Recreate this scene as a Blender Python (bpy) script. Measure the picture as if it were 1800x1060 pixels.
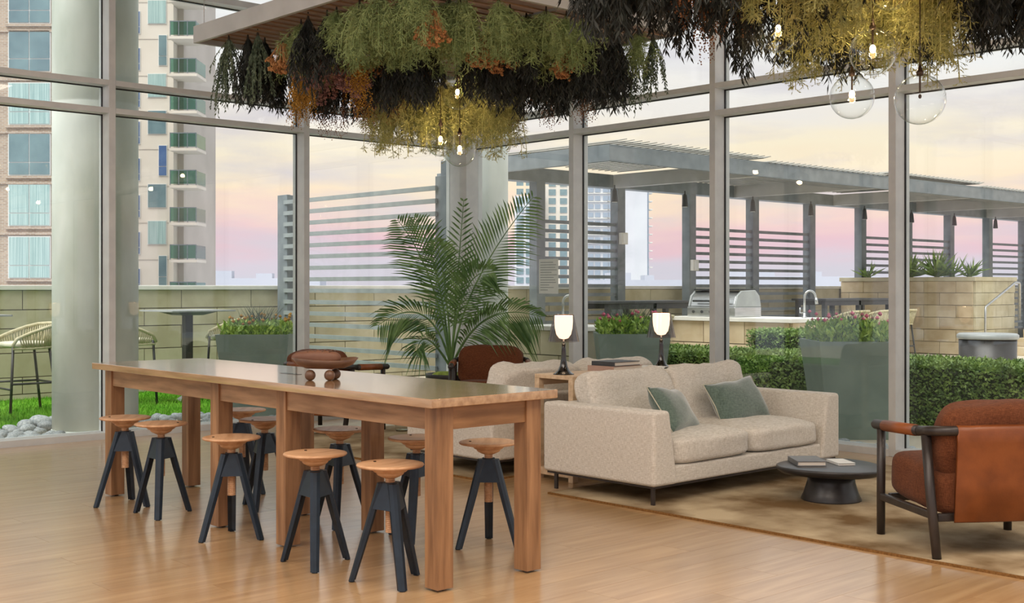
import bpy, bmesh, math, random
from mathutils import Vector, Matrix, noise
R = random.Random(7)
PI = math.pi
sc = bpy.context.scene
C = sc.collection
for o in list(bpy.data.objects):
    bpy.data.objects.remove(o)

# ------------------------------------------------------------------ camera, sky, light, exposure
YAW = 0.7402
cam_d = bpy.data.cameras.new('camera')
cam = bpy.data.objects.new('camera', cam_d)
C.objects.link(cam)
cam.location = (0, 0, 1.2)
cam.rotation_euler = (PI / 2, 0, -YAW)
cam_d.sensor_width = 36
cam_d.lens = 42.8
cam_d.shift_y = -0.0139
cam_d.clip_end = 5000
sc.camera = cam
sc.view_settings.view_transform = 'Standard'
sc.view_settings.look = 'None'
sc.view_settings.gamma = 1
sc.view_settings.use_curve_mapping = False
sc.view_settings.exposure = 0.22

def lin(c):
    return tuple((x / 255 / 12.92 if x / 255 <= .04045 else ((x / 255 + .055) / 1.055) ** 2.4) for x in c) + (1,)

def make_world():
    w = bpy.data.worlds.new('sunset_sky')
    sc.world = w
    w.use_nodes = True
    nt = w.node_tree
    nt.nodes.clear()
    N = nt.nodes.new
    L = nt.links.new
    out = N('ShaderNodeOutputWorld')
    bg = N('ShaderNodeBackground')
    bg.inputs['Strength'].default_value = 1.06
    tc = N('ShaderNodeTexCoord')
    sep = N('ShaderNodeSeparateXYZ')
    L(tc.outputs['Generated'], sep.inputs[0])
    # cloud noise, streaked along the horizon
    mp = N('ShaderNodeMapping')
    mp.inputs['Scale'].default_value = (2.2, 2.2, 13)
    L(tc.outputs['Generated'], mp.inputs[0])
    n1 = N('ShaderNodeTexNoise')
    n1.inputs['Scale'].default_value = 2.3
    n1.inputs['Detail'].default_value = 6
    n1.inputs['Roughness'].default_value = .55
    L(mp.outputs[0], n1.inputs['Vector'])
    # warp the elevation a little so that the bands are not straight
    ad = N('ShaderNodeMath')
    ad.operation = 'MULTIPLY_ADD'
    L(n1.outputs['Fac'], ad.inputs[0])
    ad.inputs[1].default_value = .085
    ad2 = N('ShaderNodeMath')
    ad2.operation = 'ADD'
    L(sep.outputs['Z'], ad2.inputs[0])
    ad2.inputs[1].default_value = -.0425
    L(ad2.outputs[0], ad.inputs[2])
    rp = N('ShaderNodeValToRGB')
    L(ad.outputs[0], rp.inputs[0])
    cr = rp.color_ramp
    stops = [(0.0, (206, 200, 212)), (.018, (214, 198, 210)), (.034, (227, 188, 198)), (.052, (236, 200, 197)),
             (.075, (246, 221, 194)), (.105, (246, 229, 204)), (.14, (236, 226, 220)), (.19, (236, 232, 232)),
             (.26, (244, 242, 242)), (.5, (248, 248, 250)), (1.0, (250, 251, 253))]
    cr.elements[0].position = 0
    cr.elements[0].color = lin(stops[0][1])
    cr.elements[1].position = 1
    cr.elements[1].color = lin(stops[-1][1])
    for p, c in stops[1:-1]:
        e = cr.elements.new(p)
        e.color = lin(c)
    # grey-lilac cloud bodies
    n2 = N('ShaderNodeTexNoise')
    n2.inputs['Scale'].default_value = 3.4
    n2.inputs['Detail'].default_value = 5
    mp2 = N('ShaderNodeMapping')
    mp2.inputs['Scale'].default_value = (1.6, 1.6, 9)
    mp2.inputs['Location'].default_value = (3.1, 1.7, .4)
    L(tc.outputs['Generated'], mp2.inputs[0])
    L(mp2.outputs[0], n2.inputs['Vector'])
    r2 = N('ShaderNodeValToRGB')
    r2.color_ramp.elements[0].position = .47
    r2.color_ramp.elements[0].color = (0, 0, 0, 1)
    r2.color_ramp.elements[1].position = .66
    r2.color_ramp.elements[1].color = (.72, .72, .72, 1)
    L(n2.outputs['Fac'], r2.inputs[0])
    mx = N('ShaderNodeMixRGB')
    mx.inputs[2].default_value = lin((206, 198, 208))
    L(r2.outputs[0], mx.inputs[0])
    L(rp.outputs[0], mx.inputs[1])
    L(mx.outputs[0], bg.inputs['Color'])
    L(bg.outputs[0], out.inputs[0])
make_world()

def area(name, loc, size, power, col, rot=(0, 0, 0), sy=None):
    d = bpy.data.lights.new(name, 'AREA')
    d.energy = power
    d.color = col
    d.size = size
    if sy:
        d.shape = 'RECTANGLE'
        d.size_y = sy
    o = bpy.data.objects.new(name, d)
    C.objects.link(o)
    o.location = loc
    o.rotation_euler = rot
    return o
# low soft sun behind thin cloud, and unseen area lights added under the ceiling to brighten the lounge
sd = bpy.data.lights.new('sun', 'SUN')
sd.energy = 4.0
sd.angle = math.radians(50)
sd.color = (1.0, .95, .9)
so = bpy.data.objects.new('sun', sd)
C.objects.link(so)
so.rotation_euler = (math.radians(33), 0, math.radians(-82))
area('ceiling_fill_light', (1.6, 2.0, 3.88), 3.0, 140, (1.0, .90, .79), sy=3.0)
area('ceiling_fill_light', (4.9, 1.2, 3.88), 2.4, 105, (1.0, .86, .72), sy=2.4)
area('ceiling_fill_light', (-.9, 5.6, 3.88), 2.4, 95, (1.0, .93, .86), sy=2.4)

# ------------------------------------------------------------------ helpers: mesh
class MB:
    def __init__(s):
        s.v = []
        s.f = []
    def add(s, vs, fs):
        n = len(s.v)
        s.v += [tuple(p) for p in vs]
        s.f += [tuple(i + n for i in q) for q in fs]
        return s
    def box(s, x0, x1, y0, y1, z0, z1):
        return s.add([(x0, y0, z0), (x1, y0, z0), (x1, y1, z0), (x0, y1, z0), (x0, y0, z1), (x1, y0, z1), (x1, y1, z1), (x0, y1, z1)],
                     [(3, 2, 1, 0), (4, 5, 6, 7), (0, 1, 5, 4), (1, 2, 6, 5), (2, 3, 7, 6), (3, 0, 4, 7)])
    def hexa(s, lo, hi):          # two 4-point loops, counter-clockwise from above
        return s.add(list(lo) + list(hi), [(3, 2, 1, 0), (4, 5, 6, 7), (0, 1, 5, 4), (1, 2, 6, 5), (2, 3, 7, 6), (3, 0, 4, 7)])
    def prism(s, poly, a0, a1, axis='z'):
        n = len(poly)
        def P(u, v, w):
            return (u, v, w) if axis == 'z' else ((w, u, v) if axis == 'x' else (u, w, v))
        vs = [P(u, v, a0) for u, v in poly] + [P(u, v, a1) for u, v in poly]
        fs = [tuple(range(n))[::-1], tuple(range(n, 2 * n))] + [(i, (i + 1) % n, n + (i + 1) % n, n + i) for i in range(n)]
        return s.add(vs, fs)
    def loft(s, loops, cap=True):
        n = len(loops[0])
        vs = [p for l in loops for p in l]
        fs = []
        for k in range(len(loops) - 1):
            for i in range(n):
                j = (i + 1) % n
                fs.append((k * n + i, k * n + j, (k + 1) * n + j, (k + 1) * n + i))
        if cap:
            fs.append(tuple(range(n))[::-1])
            fs.append(tuple(range((len(loops) - 1) * n, len(loops) * n)))
        return s.add(vs, fs)
    def tube(s, pts, r, n=8, cap=True):
        pts = [Vector(p) for p in pts]
        loops = []
        up = Vector((0, 0, 1))
        t0 = (pts[1] - pts[0]).normalized()
        a = t0.cross(up)
        if a.length < 1e-3:
            a = Vector((1, 0, 0))
        a.normalize()
        for i, p in enumerate(pts):
            t = (pts[min(i + 1, len(pts) - 1)] - pts[max(i - 1, 0)]).normalized()
            a = (a - t * a.dot(t)).normalized()
            b = t.cross(a)
            rr = r[i] if isinstance(r, (list, tuple)) else r
            loops.append([p + (a * math.cos(q * 2 * PI / n) + b * math.sin(q * 2 * PI / n)) * rr for q in range(n)])
        return s.loft(loops, cap)
    def lathe(s, prof, n=24, c=(0, 0, 0), cap=True):
        return s.loft([[(c[0] + r * math.cos(2 * PI * i / n), c[1] + r * math.sin(2 * PI * i / n), c[2] + z) for i in range(n)] for r, z in prof], cap)
    def ball(s, c, r, n=8, m=6, sq=(1, 1, 1)):
        return s.loft([[(c[0] + sq[0] * r * math.sin(PI * (j + .02) / (m + .04)) * math.cos(2 * PI * i / n), c[1] + sq[1] * r * math.sin(PI * (j + .02) / (m + .04)) * math.sin(2 * PI * i / n),
                         c[2] - sq[2] * r * math.cos(PI * (j + .02) / (m + .04))) for i in range(n)] for j in range(m + 1)])
    def octa(s, c, r):
        x, y, z = c
        return s.add([(x + r, y, z), (x, y + r, z), (x - r, y, z), (x, y - r, z), (x, y, z + r), (x, y, z - r)],
                     [(0, 1, 4), (1, 2, 4), (2, 3, 4), (3, 0, 4), (1, 0, 5), (2, 1, 5), (3, 2, 5), (0, 3, 5)])
    def leaf(s, p, d, ln, w, rnd, bend=0):
        d = Vector(d).normalized()
        a = d.cross(Vector((rnd.uniform(-1, 1), rnd.uniform(-1, 1), rnd.uniform(-1, 1))))
        if a.length < 1e-3:
            a = Vector((1, 0, 0))
        a.normalize()
        b = d.cross(a)
        p = Vector(p)
        m = p + d * ln * .45 + b * bend * ln * .3
        return s.add([p, m + a * w / 2, p + d * ln - Vector((0, 0, 1)) * bend * ln * .3, m - a * w / 2], [(0, 1, 2, 3)])
    def cushion(s, c, sx, sy, sz, k=5.0, cuts=9, pillow=False, wr=0.0, seed=0, mat=None, crown=0.0):
        bm = bmesh.new()
        bmesh.ops.create_cube(bm, size=2)
        bmesh.ops.subdivide_edges(bm, edges=bm.edges[:], cuts=cuts, use_grid_fill=True)
        bm.verts.index_update()
        vs = []
        for v in bm.verts:
            x, y, z = v.co
            if pillow:
                e = max(0.0, (1 - abs(x) ** 3)) ** .55 * max(0.0, (1 - abs(y) ** 3)) ** .55
                px = x * (1 - .07 * (1 - y * y))
                py = y * (1 - .07 * (1 - x * x))
                pz = z * (.06 + .94 * e)
                q = Vector((px * sx, py * sy, pz * sz))
            else:
                r = (abs(x) ** k + abs(y) ** k + abs(z) ** k) ** (1 / k)
                q = Vector((x / r * sx, y / r * sy, z / r * sz))
                if crown:
                    q.z += crown * (1 - x * x) * (1 - y * y) * (1 if z > 0 else 0) * max(0, z)
            if wr:
                nv = Vector((q.x * 7 + seed, q.y * 9 + seed * 2, q.z * 9))
                q += Vector((noise.noise(nv), noise.noise(nv + Vector((9, 3, 1))), noise.noise(nv + Vector((1, 7, 5))))) * wr
            if mat:
                q = mat @ q
            vs.append(q + Vector(c))
        fs = [tuple(x.index for x in f.verts) for f in bm.faces]
        bm.free()
        return s.add(vs, fs)
    def mesh(s, name, mat, smooth=False):
        me = bpy.data.meshes.new(name)
        me.from_pydata(s.v, [], s.f)
        if smooth:
            me.polygons.foreach_set('use_smooth', [True] * len(me.polygons))
        me.update()
        if mat:
            me.materials.append(mat)
        return me
    def build(s, name, mat, parent=None, smooth=False, bevel=0, seg=2, loc=None):
        o = bpy.data.objects.new(name, s.mesh(name, mat, smooth))
        C.objects.link(o)
        if parent:
            o.parent = parent
        if loc:
            o.location = loc
        if bevel:
            m = o.modifiers.new('bevel', 'BEVEL')
            m.width = bevel
            m.segments = seg
            m.limit_method = 'ANGLE'
            m.angle_limit = math.radians(40)
            o.data.polygons.foreach_set('use_smooth', [True] * len(o.data.polygons))
            w = o.modifiers.new('wn', 'WEIGHTED_NORMAL')
            w.keep_sharp = False
        return o

def inst(name, me, parent=None, loc=(0, 0, 0), rot=(0, 0, 0), scale=(1, 1, 1)):
    o = bpy.data.objects.new(name, me)
    C.objects.link(o)
    if parent:
        o.parent = parent
    o.location = loc
    o.rotation_euler = rot
    o.scale = scale
    return o

def tag(o, label=None, cat=None, group=None, kind=None):
    if label:
        o['label'] = label
    if cat:
        o['category'] = cat
    if group:
        o['group'] = group
    if kind:
        o['kind'] = kind
    return o

def thing(name, label, cat, loc=(0, 0, 0), rz=0, group=None):
    o = bpy.data.objects.new(name, None)
    o.empty_display_size = .1
    C.objects.link(o)
    o.location = loc
    o.rotation_euler = (0, 0, rz)
    return tag(o, label, cat, group)

def struct(name, loc=(0, 0, 0)):
    o = bpy.data.objects.new(name, None)
    o.empty_display_size = .1
    C.objects.link(o)
    o.location = loc
    o['kind'] = 'structure'
    return o

def dup(root, loc, rz=0, label=None, group=None, scale=None):
    def cp(o, par):
        c = o.copy()
        C.objects.link(c)
        c.parent = par
        for ch in list(o.children):
            cp(ch, c)
        return c
    r = cp(root, None)
    r.location = loc
    r.rotation_euler = (0, 0, rz)
    if scale:
        r.scale = scale
    if label:
        r['label'] = label
    if group:
        r['group'] = group
    return r

# ------------------------------------------------------------------ helpers: materials
MATS = {}
def mat(name, c1, c2=None, rough=.5, scale=6, stretch=(1, 1, 1), bump=0, metal=0, detail=4, rnd=0, spec=.5, coat=0, lo=.35, hi=.65, trans=0, emit=None, estr=0, bscale=None, alpha=None, crough=.03):
    m = bpy.data.materials.new(name)
    m.use_nodes = True
    nt = m.node_tree
    N = nt.nodes.new
    L = nt.links.new
    b = nt.nodes['Principled BSDF']
    b.inputs['Roughness'].default_value = rough
    b.inputs['Metallic'].default_value = metal
    b.inputs['Specular IOR Level'].default_value = spec
    b.inputs['Coat Weight'].default_value = coat
    b.inputs['Coat Roughness'].default_value = crough
    b.inputs['Transmission Weight'].default_value = trans
    if alpha is not None:
        b.inputs['Alpha'].default_value = alpha
    if emit:
        b.inputs['Emission Color'].default_value = lin(emit)
        b.inputs['Emission Strength'].default_value = estr
    tc = N('ShaderNodeTexCoord')
    mp = N('ShaderNodeMapping')
    mp.inputs['Scale'].default_value = stretch
    L(tc.outputs['Object'], mp.inputs[0])
    oi = N('ShaderNodeObjectInfo')
    if rnd:
        cm = N('ShaderNodeCombineXYZ')
        ml = N('ShaderNodeMath')
        ml.operation = 'MULTIPLY'
        ml.inputs[1].default_value = 37.0
        L(oi.outputs['Random'], ml.inputs[0])
        for i in range(3):
            L(ml.outputs[0], cm.inputs[i])
        L(cm.outputs[0], mp.inputs['Location'])
    nz = N('ShaderNodeTexNoise')
    nz.inputs['Scale'].default_value = scale
    nz.inputs['Detail'].default_value = detail
    L(mp.outputs[0], nz.inputs['Vector'])
    rp = N('ShaderNodeValToRGB')
    rp.color_ramp.elements[0].position = lo
    rp.color_ramp.elements[0].color = lin(c1)
    rp.color_ramp.elements[1].position = hi
    rp.color_ramp.elements[1].color = lin(c2 or c1)
    L(nz.outputs['Fac'], rp.inputs[0])
    col = rp.outputs[0]
    if rnd:
        mr = N('ShaderNodeMapRange')
        mr.inputs['To Min'].default_value = 1 - rnd
        mr.inputs['To Max'].default_value = 1 + rnd
        L(oi.outputs['Random'], mr.inputs['Value'])
        mx = N('ShaderNodeMixRGB')
        mx.blend_type = 'MULTIPLY'
        mx.inputs[0].default_value = 1
        L(col, mx.inputs[1])
        L(mr.outputs[0], mx.inputs[2])
        col = mx.outputs[0]
    L(col, b.inputs['Base Color'])
    if bump:
        bp = N('ShaderNodeBump')
        bp.inputs['Strength'].default_value = bump
        bp.inputs['Distance'].default_value = .01
        src = nz
        if bscale:
            src = N('ShaderNodeTexNoise')
            src.inputs['Scale'].default_value = bscale
            src.inputs['Detail'].default_value = 3
            L(mp.outputs[0], src.inputs['Vector'])
        L(src.outputs['Fac'], bp.inputs['Height'])
        L(bp.outputs[0], b.inputs['Normal'])
    MATS[name] = m
    return m

def fabric(name, c1, c2, s1=260, s2=26, bump=.25, rough=.9, sheen=.3):
    m = mat(name, c1, c2, rough=rough, spec=.2)
    nt = m.node_tree
    N = nt.nodes.new
    L = nt.links.new
    b = nt.nodes['Principled BSDF']
    b.inputs['Sheen Weight'].default_value = sheen
    tc = N('ShaderNodeTexCoord')
    outs = []
    for st in ((s1, s1, s2), (s2, s2, s1 * 1.2)):
        mp = N('ShaderNodeMapping')
        mp.inputs['Scale'].default_value = st
        L(tc.outputs['Object'], mp.inputs[0])
        nz = N('ShaderNodeTexNoise')
        nz.inputs['Scale'].default_value = 1
        nz.inputs['Detail'].default_value = 2
        L(mp.outputs[0], nz.inputs['Vector'])
        outs.append(nz)
    ad = N('ShaderNodeMath')
    ad.operation = 'ADD'
    L(outs[0].outputs['Fac'], ad.inputs[0])
    L(outs[1].outputs['Fac'], ad.inputs[1])
    hf = N('ShaderNodeMath')
    hf.operation = 'MULTIPLY'
    hf.inputs[1].default_value = .5
    L(ad.outputs[0], hf.inputs[0])
    rp = [n for n in nt.nodes if n.bl_idname == 'ShaderNodeValToRGB'][0]
    L(hf.outputs[0], rp.inputs[0])
    bp = N('ShaderNodeBump')
    bp.inputs['Strength'].default_value = bump
    bp.inputs['Distance'].default_value = .004
    L(hf.outputs[0], bp.inputs['Height'])
    L(bp.outputs[0], b.inputs['Normal'])
    return m

def glass(name, tint=(235, 245, 242), base=.04, rough=0.0, power=5):
    m = bpy.data.materials.new(name)
    m.use_nodes = True
    nt = m.node_tree
    nt.nodes.clear()
    N = nt.nodes.new
    L = nt.links.new
    out = N('ShaderNodeOutputMaterial')
    tr = N('ShaderNodeBsdfTransparent')
    tr.inputs[0].default_value = lin(tint)
    gl = N('ShaderNodeBsdfGlossy')
    gl.inputs['Roughness'].default_value = rough
    lw = N('ShaderNodeLayerWeight')
    lw.inputs[0].default_value = .5
    pw = N('ShaderNodeMath')
    pw.operation = 'POWER'
    pw.inputs[1].default_value = power
    L(lw.outputs['Facing'], pw.inputs[0])
    ma = N('ShaderNodeMath')
    ma.operation = 'MULTIPLY_ADD'
    ma.inputs[1].default_value = 1 - base
    ma.inputs[2].default_value = base
    L(pw.outputs[0], ma.inputs[0])
    mx = N('ShaderNodeMixShader')
    L(ma.outputs[0], mx.inputs[0])
    L(tr.outputs[0], mx.inputs[1])
    L(gl.outputs[0], mx.inputs[2])
    L(mx.outputs[0], out.inputs[0])
    MATS[name] = m
    return m

def brickmat(name, c1, c2, mortar, sx, sz, axis='XZ'):
    m = mat(name, c1, c2, rough=.9)
    nt = m.node_tree
    N = nt.nodes.new
    L = nt.links.new
    b = nt.nodes['Principled BSDF']
    tc = N('ShaderNodeTexCoord')
    sp = N('ShaderNodeSeparateXYZ')
    cb = N('ShaderNodeCombineXYZ')
    L(tc.outputs['Object'], sp.inputs[0])
    L(sp.outputs['X'], cb.inputs[0])
    L(sp.outputs['Z'], cb.inputs[1])
    bt = N('ShaderNodeTexBrick')
    bt.inputs['Color1'].default_value = lin(c1)
    bt.inputs['Color2'].default_value = lin(c2)
    bt.inputs['Mortar'].default_value = lin(mortar)
    bt.inputs['Scale'].default_value = 1
    bt.inputs['Brick Width'].default_value = sx
    bt.inputs['Row Height'].default_value = sz
    bt.inputs['Mortar Size'].default_value = .02
    L(cb.outputs[0], bt.inputs['Vector'])
    L(bt.outputs['Color'], b.inputs['Base Color'])
    return m

m_floor = mat('oak_floor_plank', (168, 132, 92), (192, 158, 116), rough=.3, coat=.8, crough=.18, scale=2.2, stretch=(1.0, 12, 12), bump=.02, rnd=.05, detail=6, lo=.3, hi=.7, spec=.5)
m_floor_base = mat('oak_floor_base', (120, 86, 58), (140, 104, 74), rough=.5, scale=3, stretch=(1, 10, 10))
m_oak = mat('oak_table', (132, 98, 68), (176, 138, 102), rough=.45, scale=3, stretch=(9, 1.0, 9), bump=.06, detail=6)
m_oak_top = mat('oak_table_top', (154, 118, 84), (186, 150, 112), rough=.2, scale=2.5, stretch=(12, 1.0, 12), bump=.01, detail=6, coat=1.0, crough=.09)
m_oak_end = mat('oak_end_apron', (132, 94, 60), (170, 126, 84), rough=.45, scale=3, stretch=(1.0, 9, 9), bump=.05, detail=6)
m_oak_leg = mat('oak_table_leg', (124, 88, 58), (168, 126, 88), rough=.45, scale=3, stretch=(9, 9, .8), bump=.06, detail=6)
m_beech = mat('beech_seat', (186, 138, 98), (212, 168, 128), rough=.45, scale=4, stretch=(1, 8, 8), detail=5, bump=.03)
m_navy = mat('navy_steel', (26, 38, 50), (32, 46, 60), rough=.38, scale=20, metal=.2)
m_alu = mat('window_frame_paint', (196, 198, 198), (206, 208, 207), rough=.42, scale=8, metal=.0)
m_gasket = mat('black_gasket', (14, 15, 17), (20, 21, 23), rough=.6)
m_glass = glass('window_glass', (250, 253, 252), .04)
m_clear = glass('clear_globe_glass', (253, 254, 253), .02, power=3.2)
m_smoke = glass('smoked_shade', (186, 178, 177), .09, .04)
m_ceil = mat('ceiling_paint', (222, 218, 212), (230, 226, 220), rough=.9)
m_linen = fabric('linen_oatmeal', (186, 178, 165), (230, 225, 216), 330, 40, .3, .9, .1)
m_velvet = fabric('green_velvet', (74, 92, 84), (104, 122, 112), 120, 40, .1, .8, .8)
m_rust = fabric('rust_brown_fabric', (80, 44, 26), (118, 70, 44), 360, 50, .35, .95, .05)
m_leather = mat('tan_leather', (118, 62, 26), (140, 77, 35), rough=.42, scale=9, bump=.05, bscale=120)
m_darkwood = mat('dark_stained_wood', (40, 34, 32), (56, 48, 44), rough=.4, scale=4, stretch=(6, 6, 1))
m_black = mat('black_gloss', (10, 9, 9), (16, 14, 13), rough=.12, coat=.5)
m_charcoal = mat('charcoal_table', (44, 43, 44), (56, 55, 56), rough=.35, scale=10)
m_ash = mat('pale_ash', (196, 166, 132), (220, 194, 162), rough=.5, scale=3, stretch=(1, 9, 9), detail=5)
m_rug = mat('golden_rug', (112, 88, 58), (186, 168, 138), rough=.95, scale=2.3, detail=10, bump=.35, bscale=150, lo=.36, hi=.62, spec=.1)
m_rugedge = mat('rug_edge', (112, 78, 42), (138, 100, 58), rough=.95, scale=90, spec=.1)
m_walnut = mat('walnut_bowl', (84, 58, 42), (116, 84, 62), rough=.4, scale=5, stretch=(1, 6, 6))
m_loaf = mat('brown_loaf', (100, 64, 46), (128, 88, 66), rough=.6, scale=7)
m_concrete = mat('concrete_column', (178, 186, 176), (232, 236, 232), rough=.8, scale=1.6, stretch=(1, 1, .5), detail=9, bump=.08, lo=.3, hi=.7)
m_block = mat('stone_block', (180, 170, 140), (198, 190, 162), rough=.85, scale=4, bump=.06, rnd=.05)
m_block2 = mat('tan_stone_block', (182, 162, 130), (204, 188, 158), rough=.85, scale=3, bump=.06, rnd=.06)
m_mortar = mat('mortar', (140, 134, 112), (150, 144, 120), rough=.95)
m_cap = mat('white_coping', (216, 214, 206), (226, 224, 216), rough=.7)
m_pave = mat('terrace_paving', (204, 194, 174), (218, 208, 190), rough=.85, scale=2)
m_turf = mat('turf_base', (78, 128, 30), (96, 150, 44), rough=.95, scale=5, spec=.1)
m_grass = mat('grass_blade', (84, 150, 30), (128, 182, 58), rough=.8, scale=3, spec=.2)
m_pebble = mat('pebble', (132, 140, 144), (176, 182, 184), rough=.6, scale=6, rnd=.22)
m_steelgrey = mat('grey_painted_steel', (104, 112, 117), (120, 128, 132), rough=.5, scale=6)
m_slat = mat('grey_slat', (132, 139, 140), (146, 153, 154), rough=.5, scale=6)
m_roofl = mat('roof_louvre', (138, 136, 128), (150, 148, 140), rough=.6)
m_planter = mat('sage_planter', (118, 134, 128), (130, 146, 139), rough=.45, scale=4)
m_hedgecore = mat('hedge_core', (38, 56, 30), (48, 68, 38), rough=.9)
m_hedge = mat('hedge_leaf', (82, 116, 60), (166, 194, 104), rough=.5, scale=9, lo=.3, hi=.7)
m_green = mat('bright_leaf', (104, 148, 58), (186, 210, 100), rough=.55, scale=12, lo=.3, hi=.7)
m_pink = mat('pink_petal', (190, 60, 100), (222, 110, 140), rough=.6, scale=9)
m_palm = mat('palm_leaf', (60, 100, 52), (124, 158, 96), rough=.4, scale=6, lo=.3, hi=.7)
m_stem = mat('palm_stem', (84, 104, 60), (110, 124, 74), rough=.5)
m_moss = mat('moss', (120, 140, 40), (160, 176, 66), rough=.9, scale=30, bump=.5)
m_pot = mat('dark_pot', (58, 58, 56), (70, 70, 68), rough=.5)
m_wicker = mat('wicker_cord', (176, 168, 134), (196, 188, 156), rough=.8, scale=30)
m_blacksteel = mat('black_steel', (46, 48, 50), (56, 58, 60), rough=.45)
m_cushion = mat('pale_seat_cushion', (190, 186, 166), (206, 202, 184), rough=.9)
m_greytop = mat('grey_table_top', (150, 154, 154), (166, 170, 170), rough=.35)
m_stainless = mat('stainless_steel', (176, 178, 178), (200, 202, 202), rough=.28, scale=4, stretch=(1, 1, 20), metal=.85)
m_fascia = mat('trellis_fascia', (172, 171, 168), (184, 183, 180), rough=.5, scale=4)
m_louvre = mat('trellis_louvre', (132, 98, 70), (158, 122, 90), rough=.5, scale=4, stretch=(1, 9, 9))
m_fern = mat('feathery_fern', (112, 132, 78), (160, 174, 114), rough=.7, scale=8, lo=.3, hi=.7)
m_litfern = mat('bulb_lit_fern', (146, 146, 80), (192, 186, 116), rough=.7, scale=8, lo=.3, hi=.7)  # same fern, with the bulbs' warm light painted into its colour
m_darkleaf = mat('dark_eucalyptus', (24, 27, 23), (46, 50, 43), rough=.6, scale=9, lo=.3, hi=.7)
m_silver = mat('small_green_leaf', (70, 86, 66), (112, 126, 100), rough=.6, scale=9)
m_mustard = mat('mustard_bloom', (152, 106, 34), (198, 150, 60), rough=.8, scale=12)
m_rustb = mat('rust_bloom', (112, 70, 42), (152, 104, 66), rough=.8, scale=12)
m_mauve = mat('mauve_bloom', (130, 92, 90), (172, 130, 122), rough=.8, scale=12)
m_orange = mat('orange_bloom', (146, 94, 52), (196, 142, 88), rough=.7, scale=14)
m_bulb = mat('warm_bulb', (255, 220, 170), rough=.4, emit=(255, 206, 140), estr=45)
m_diff = mat('opal_diffuser', (255, 236, 214), rough=.4, emit=(255, 222, 184), estr=3.4)
m_brass = mat('dark_rod', (70, 54, 42), (84, 66, 50), rough=.4, metal=.5)
m_paper = mat('white_paper', (222, 224, 222), (230, 232, 230), rough=.8)
m_print = mat('grey_print', (150, 156, 156), rough=.8)
m_bookd = mat('dark_book_cover', (54, 58, 62), (64, 68, 72), rough=.5)
m_bookp = mat('dusty_pink_book', (168, 140, 128), (182, 154, 140), rough=.6)
m_bookg = mat('grey_book_cover', (104, 108, 112), (120, 124, 128), rough=.5)
m_pages = mat('book_pages', (206, 196, 184), (222, 214, 202), rough=.9, scale=4, stretch=(1, 1, 200))
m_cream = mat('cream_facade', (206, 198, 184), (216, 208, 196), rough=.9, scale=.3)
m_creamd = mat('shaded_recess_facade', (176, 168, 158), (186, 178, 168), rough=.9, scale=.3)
m_bwin = mat('building_window_glass', (96, 120, 128), (120, 146, 150), rough=.12, scale=.5, spec=.8)
m_bwing = mat('green_curtained_window', (138, 166, 164), (172, 196, 192), rough=.3, scale=3, stretch=(6, 1, .1))
m_bwinb = mat('blue_window', (70, 96, 140), (90, 116, 156), rough=.15, scale=.6)
m_wframe = mat('white_window_frame', (214, 214, 210), rough=.6)
m_balc = glass('balcony_glass', (170, 208, 200), .1)
m_brick = brickmat('brown_brick', (152, 130, 112), (178, 156, 136), (178, 170, 158), .30, .10)
m_tower = mat('pale_tower', (196, 198, 204), (208, 210, 214), rough=.9, scale=.1)
m_towerw = mat('tower_window', (146, 158, 172), (160, 172, 186), rough=.2, scale=.2)
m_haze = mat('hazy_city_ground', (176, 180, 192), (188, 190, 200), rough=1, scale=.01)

# ------------------------------------------------------------------ the setting: floor, ceiling, window walls
XR, YL = 7.80, 9.262
GX, GY = 7.94, 9.40
CEIL = 3.95
fl = MB().box(-5, 7.99, -5, 9.45, -.20, -.009).build('floor', m_floor_base)
tag(fl, kind='structure')
pl_mesh = {}
def plank(x0, x1, y0, y1):
    k = round(x1 - x0, 3)
    if k not in pl_mesh:
        pl_mesh[k] = MB().box(0, x1 - x0 - .0012, 0, .1788, -.009, 0).mesh('plank', m_floor)
    inst('plank', pl_mesh[k], fl, (x0, y0, 0))
y = 1.92
row = 0
while y < 9.25:
    x = 1.0 + (row * .437) % 1.22 - .6
    while x < 7.80:
        x1 = min(x + 1.22, 7.82)
        if x + 1.22 > 1.5 and x1 - x > .05 and (x + 1.22) * .6744 + (y + .18) * .7384 > 4.5 and abs((x + x1) / 2 * .7384 - y * .6744) < ((x + x1) / 2 * .6744 + y * .7384) * .42 + .9:
            plank(x, x1, y, y + .18)
        x += 1.22
    y += .18
    row += 1
# rest of the floor, outside the frame
fo = MB()
fo.box(-5, 7.98, -5, 1.9185, -.009, -.0005)
fo.box(-5, .4, 1.92, 9.44, -.009, -.0005)
fo.build('plank_field', m_floor, fl)['kind'] = 'stuff'
tag(MB().box(-5, 8.0, -5, 9.46, CEIL, CEIL + .2).build('ceiling', m_ceil), kind='structure')

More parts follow.
